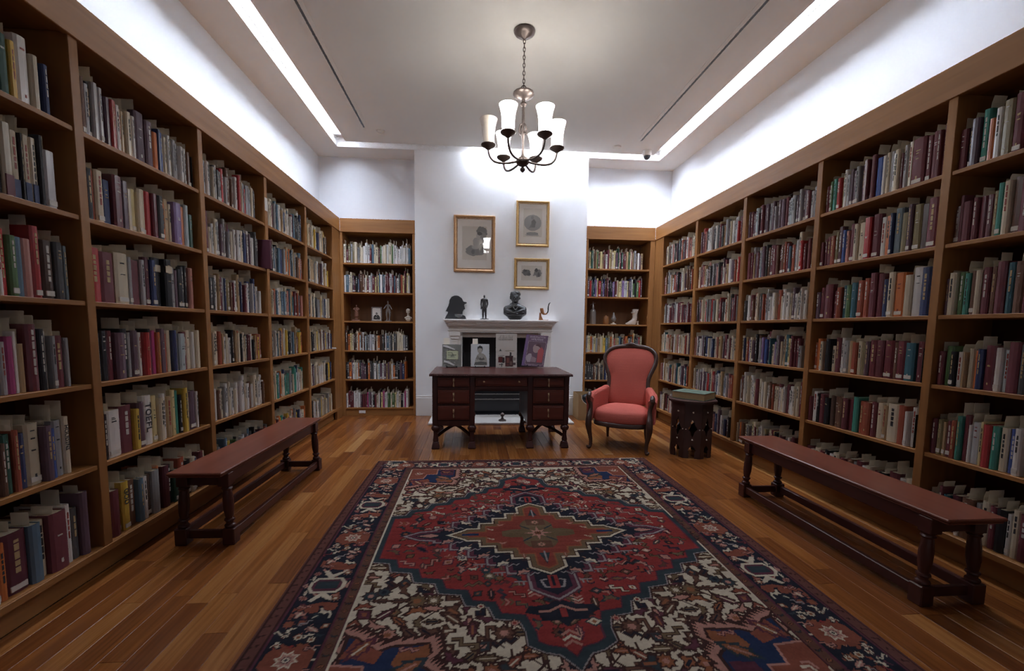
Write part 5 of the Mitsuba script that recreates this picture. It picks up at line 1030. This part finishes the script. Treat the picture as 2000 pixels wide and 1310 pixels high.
# arms
for s in (-1, 1):
    path = [(.232, .50, .62), (.262, .42, .60), (.292, .31, .585), (.312, .19, .575), (.318, .09, .562), (.312, .045, .545)]
    R = []
    for i, (x, y, top) in enumerate(path):
        a, b = path[max(0, i - 1)], path[min(len(path) - 1, i + 1)]; tx, ty = b[0] - a[0], b[1] - a[1]; L = math.hypot(tx, ty); nx_, ny_ = -ty / L, tx / L   # outward
        sec = [(-.034, .30), (-.036, top - .06), (-.040, top - .025), (-.025, top - .006), (0, top), (.028, top - .004), (.044, top - .022), (.044, top - .05), (.032, top - .085), (.030, .30)]
        R.append([(s * (x + nx_ * u), y + ny_ * u, z) for u, z in sec])
    cp(k, 'armrest', loft(R), 'mat_upholstery', 60)
    lp = [(.318, .075, .572), (.318, .035, .565), (.320, .022, .535), (.312, .034, .495), (.298, .036, .44), (.300, .020, .385), (.303, -.006, .33), (.305, -.016, .27), (.300, -.006, .20), (.288, .004, .13), (.280, .004, .065), (.284, -.008, .025), (.290, -.018, .014)]
    lr = [.014, .024, .026, .020, .021, .025, .031, .033, .027, .021, .0165, .016, .013]
    L = cp(k, 'leg', tube([(s * x, y, z) for x, y, z in lp], lr, 12, 60), 'mat_walnut', 60, label='carved arm post and front leg')
    m = blob([((s * .318, .020, .552), .024, (s * .320, .012, .535), .021), ((s * .318, .012, .505), .012, (s * .316, .012, .54), .014)], .006, 3); m.apply_transform(CH); part(L, 'scroll', m, 'mat_walnut', True)
    m = tube([(s * .284, -.008, .020), (s * .296, -.024, .0165), (s * .308, -.034, .028), (s * .303, -.030, .038)], [.0155, .0145, .010, .007], 8, 14); m.apply_transform(CH); part(L, 'toe', m, 'mat_walnut', 50)
    cp(k, 'leg', tube([(s * .20, .50, .30), (s * .205, .51, .20), (s * .21, .53, .10), (s * .215, .565, .012)], [.022, .020, .017, .013], 10, 16), 'mat_walnut', 50)

# ------------------------------------------------------------------ octagonal table with the large book on it
k = thing('side_table', 'small dark octagonal side table with pierced panels and pearl dots, beside the armchair', 'table')
TX, TY, TR, TH = 2.205, 4.165, .203, .548
vv = [(TX + TR * math.cos(math.radians(-90 + 45 * i)), TY + TR * math.sin(math.radians(-90 + 45 * i))) for i in range(8)]
oct_ = lambda r: [(TX + r * math.cos(math.radians(-90 + 45 * i)), TY + r * math.sin(math.radians(-90 + 45 * i))) for i in range(8)]
m = prism(oct_(.240), .018); m.apply_translation([0, 0, TH]); m2_ = prism(oct_(.222), .010); m2_.apply_translation([0, 0, TH - .0102])
part(k, 'tabletop', cat([m, m2_]), 'mat_tabouret')
for i in range(8):
    a, b = np.array(vv[i]), np.array(vv[(i + 1) % 8]); L = np.linalg.norm(b - a); e = (b - a) / L; nrm = np.array([e[1], -e[0]])
    c = L / 2
    P = sbox(.001, 0, L - .001, TH - .011)
    star = Polygon([(c, .405), (c + .008, .375), (c + .020, .355), (c + .016, .335), (c + .045, .290), (c + .018, .262), (c + .012, .235), (c, .205), (c - .012, .235), (c - .018, .262), (c - .045, .290), (c - .016, .335), (c - .020, .355), (c - .008, .375)])
    arch = Polygon([(c - .026, -.01), (c - .026, .065), (c - .036, .08), (c - .022, .108), (c - .010, .114), (c, .135), (c + .010, .114), (c + .022, .108), (c + .036, .08), (c + .026, .065), (c + .026, -.01)])
    pm = prism(P.difference(star).difference(arch), .012); v = np.array(pm.vertices)
    w3 = np.stack([a[0] + e[0] * v[:, 0] - nrm[0] * v[:, 2], a[1] + e[1] * v[:, 0] - nrm[1] * v[:, 2], v[:, 1] + .0005], 1)
    pk = part(k, 'panel', fixn(tm(w3, pm.faces)), 'mat_tabouret')
    if i in (7, 0, 6, 1):
        ds = []
        for du, z, r in ((0, .455, .009), (-.062, .288, .006), (.062, .288, .006), (0, .185, .009)):
            d = trimesh.creation.icosphere(1, r); d.apply_scale([1, 1, 1]); q = a + e * (c + du); d.apply_translation([q[0], q[1], z]); ds.append(d)
        part(pk, 'pearl_inlay', cat(ds), 'mat_pearl', True, label='pale pearl dots')
# the book
k = thing('large_book', 'large old green cloth book with gilt page edges lying on the octagonal side table', 'book')
Bm = RT(math.radians(38), (2.222, 4.178, TH + .0185)); bw, bd = .26, .33
def bp(name, m, mat): m = m.copy(); m.apply_transform(Bm); part(k, name, m, mat)
bp('cover', cat([cbox(-bw / 2, bw / 2, -bd / 2, bd / 2, 0, .005, .0015), cbox(-bw / 2, bw / 2, -bd / 2, bd / 2, .066, .071, .0015), cbox(bw / 2 - .004, bw / 2, -bd / 2, bd / 2, .0052, .0658, .0015)]), 'mat_green_cloth')
bp('pages', cbox(-bw / 2 + .006, bw / 2 - .0045, -bd / 2 + .005, bd / 2 - .005, .0053, .0657, .001), 'mat_gilt_edge')

# ------------------------------------------------------------------ the benches
def bench(label, cx_, cy_, rz):
    k = thing('bench', label, 'bench', 'long wooden benches')
    M = RT(rz, (cx_, cy_, 0))
    def q(name, m, mat, smooth=False): m = m.copy(); m.apply_transform(M); part(k, name, m, mat, smooth)
    hw, hl = .145, .745
    q('seat', cat([cbox(-hw, hw, -hl, hl, .424, .440, .005), cbox(-hw + .008, hw - .008, -hl + .008, hl - .008, .412, .4238, .004)]), 'mat_benchtop')
    lx, ly = .125, .645
    for s in (-1, 1):
        q('apron', cbox(s * .112 - .009, s * .112 + .009, -ly - .01, ly + .01, .340, .4118, .003), 'mat_mahogany_y')
        q('stretcher', cbox(s * .136 - .014, s * .136 + .014, -ly + .03, ly - .03, .030, .082, .004), 'mat_mahogany_y')
        q('apron', cbox(-.10, .10, s * ly - .009, s * ly + .009, .340, .4118, .003), 'mat_mahogany_x')
        q('stretcher', cbox(-.108, .108, s * (ly + .0) - .012, s * ly + .012, .030, .078, .004), 'mat_mahogany_x')
        for t in (-1, 1):
            prof = [(.338, .030), (.330, .024), (.322, .029), (.312, .022), (.300, .0235), (.25, .0275), (.20, .027), (.165, .022), (.150, .019), (.146, .026), (.138, .028), (.130, .020), (.118, .019), (.112, .027), (.104, .029), (.096, .024)]
            R = []
            for z, r in prof:
                o = .010 * (1 - (z - .09) / .25); xx, yy = s * (.116 + o * 1.2), t * (ly + o * .4)
                R.append([(xx + r * math.cos(a), yy + r * math.sin(a), z) for a in np.linspace(0, 2 * math.pi, 25)[:-1]])
            q('leg', cat([cbox(s * .112 - .030, s * .112 + .030, t * ly - .030, t * ly + .030, .338, .4117, .003), loft(R), cbox(s * .130 - .033, s * .130 + .033, t * (ly + .004) - .033, t * (ly + .004) + .033, 0, .096, .005)]), 'mat_mahogany_z', 30)
bench('long dark wooden bench with turned legs in front of the left bookcase', -1.487, 3.165, math.radians(-1.2))
bench('long dark wooden bench with turned legs in front of the right bookcase', 2.198, 2.40, math.radians(.2))

# ------------------------------------------------------------------ cardboard box by the chimney
k = thing('cardboard_box', 'tan cardboard box with a torn front on the floor between desk and armchair', 'box')
X0, X1, Y0, Y1, H = 1.452, 1.87, 5.80, 6.12, .355
front = [(0, 0), (X1 - X0, 0), (X1 - X0, .19), (.145, .195), (.13, .22), (.105, .235), (.07, .262), (.05, .30), (.05, .335), (.035, H), (0, H)]
part(k, 'panel', upright(prism(front, .004), X0, Y0, .0005), 'mat_cardboard')
part(k, 'panel', box(X0, X1, Y1 - .004, Y1, .0005, H), 'mat_cardboard'); part(k, 'panel', box(X0, X0 + .004, Y0 + .0041, Y1 - .0041, .0005, H), 'mat_cardboard'); part(k, 'panel', box(X1 - .004, X1, Y0 + .0041, Y1 - .0041, .0005, H), 'mat_cardboard')
part(k, 'bottom', box(X0 + .0041, X1 - .0041, Y0 + .0041, Y1 - .0041, .0005, .005), 'mat_cardboard')
m = upright(prism(Polygon(front).intersection(Polygon([(x_ - .055, z_) for x_, z_ in [(.09, .36), (.108, .335), (.108, .30), (.128, .264), (.163, .237), (.188, .222), (.203, .196), (.2, .19), (.178, .214), (.155, .228), (.118, .256), (.097, .298), (.097, .335), (.08, .36)]])), .0012), X0, Y0 - .0013, .0005)
part(k, 'torn_edge', m, 'mat_paper', label='pale torn paper edge')
solo('black_bag', 'black bag bulging out of the torn cardboard box', 'bag', blob([((1.60, 5.95, .12), .105, (1.60, 5.95, .26), .085), ((1.58, 5.91, .30), .045, (1.66, 5.91, .30), .055)], .02, 8), 'mat_black', True)

# ------------------------------------------------------------------ the chandelier
k = thing('chandelier', 'six-arm bronze chandelier with white glass shades hanging on a chain, one shade unlit', 'chandelier')
AX, AY = CX, 3.68
part(k, 'canopy', lathe([[0, ZT - .0005], [.080, ZT - .0005], [.086, ZT - .010], [.080, ZT - .022], [.060, ZT - .038], [.025, ZT - .052], [.012, ZT - .062], [0, ZT - .064]], AX, AY, 0, 40), 'mat_bronze', 40)
zc, i = ZT - .066, 0
ch = []
while zc > 3.20:
    a = np.linspace(0, 2 * math.pi, 15); R = np.stack([.009 * np.cos(a), 0 * a, .019 * np.sin(a)], 1)
    if i % 2: R = R[:, [1, 0, 2]]
    ch.append(tube(R + [AX, AY, zc - .016], .0032, 6)); zc -= .030; i += 1
part(k, 'chain', cat(ch), 'mat_bronze', 50)
part(k, 'loop', tube([(AX + .020 * math.cos(t), AY, 3.172 + .022 * math.sin(t)) for t in np.linspace(0, 2 * math.pi, 17)], .004, 8), 'mat_bronze', 50)
part(k, 'upper_disc', lathe([[0, 3.165], [.012, 3.160], [.055, 3.152], [.083, 3.138], [.086, 3.128], [.078, 3.112], [.04, 3.092], [.016, 3.084], [.012, 3.070], [.026, 3.055], [.028, 3.045], [.012, 3.030], [0, 3.028]], AX, AY, 0, 40), 'mat_bronze', 40)
part(k, 'column', lathe([[0, 3.028], [.011, 3.028], [.011, 2.84], [.013, 2.80], [.009, 2.76], [.008, 2.70], [.012, 2.66], [.022, 2.640], [0, 2.64]], AX, AY, 0, 24), 'mat_bronze', 40)
for t in range(4):
    a = t * math.pi / 2 + .5; c, s = math.cos(a), math.sin(a)
    part(k, 'scroll', tube([(AX + c * r, AY + s * r, z) for r, z in ((.012, 2.895), (.026, 2.888), (.036, 2.865), (.038, 2.84), (.030, 2.822), (.018, 2.826), (.018, 2.842))], .0052, 6, 18), 'mat_bronze', 50)
part(k, 'hub', lathe([[0, 2.640], [.022, 2.640], [.048, 2.625], [.055, 2.606], [.050, 2.588], [.030, 2.572], [.012, 2.564], [.010, 2.556], [.022, 2.546], [.022, 2.536], [.010, 2.522], [0, 2.516]], AX, AY, 0, 32), 'mat_bronze', 40)
ring = [[.047, .0], [.049, .03], [.050, .08], [.055, .13], [.064, .17], [.072, .195], [.070, .1955], [.062, .170], [.053, .13], [.048, .08], [.047, .03], [.045, .002]]
for t in range(6):
    a = t * math.pi / 3; c, s = math.cos(a), math.sin(a); Rr = .281
    P = [(r, z) for r, z in ((.045, 2.602), (.12, 2.588), (.19, 2.586), (.245, 2.604), (.273, 2.645), (Rr, 2.690))]
    arm = part(k, 'arm', tube([(AX + c * r, AY + s * r, z) for r, z in P], .0085, 8, 24), 'mat_bronze', 50)
    part(arm, 'cup', lathe([[0, 2.684], [.012, 2.684], [.022, 2.694], [.052, 2.712], [.060, 2.722], [.058, 2.727], [.045, 2.7275], [0, 2.7275]], AX + c * Rr, AY + s * Rr, 0, 28), 'mat_bronze', 40)
    m = lathe(ring, AX + c * Rr, AY + s * Rr, 2.728, 28)
    if t == 3: part(arm, 'shade', m, 'mat_shade_off', 50, label='unlit cream glass shade')
    else: part(arm, 'shade', m, 'mat_shade', 50, label='glowing white glass shade', emitter={'type': 'area', 'radiance': rgb(*SHADE_POWER)})
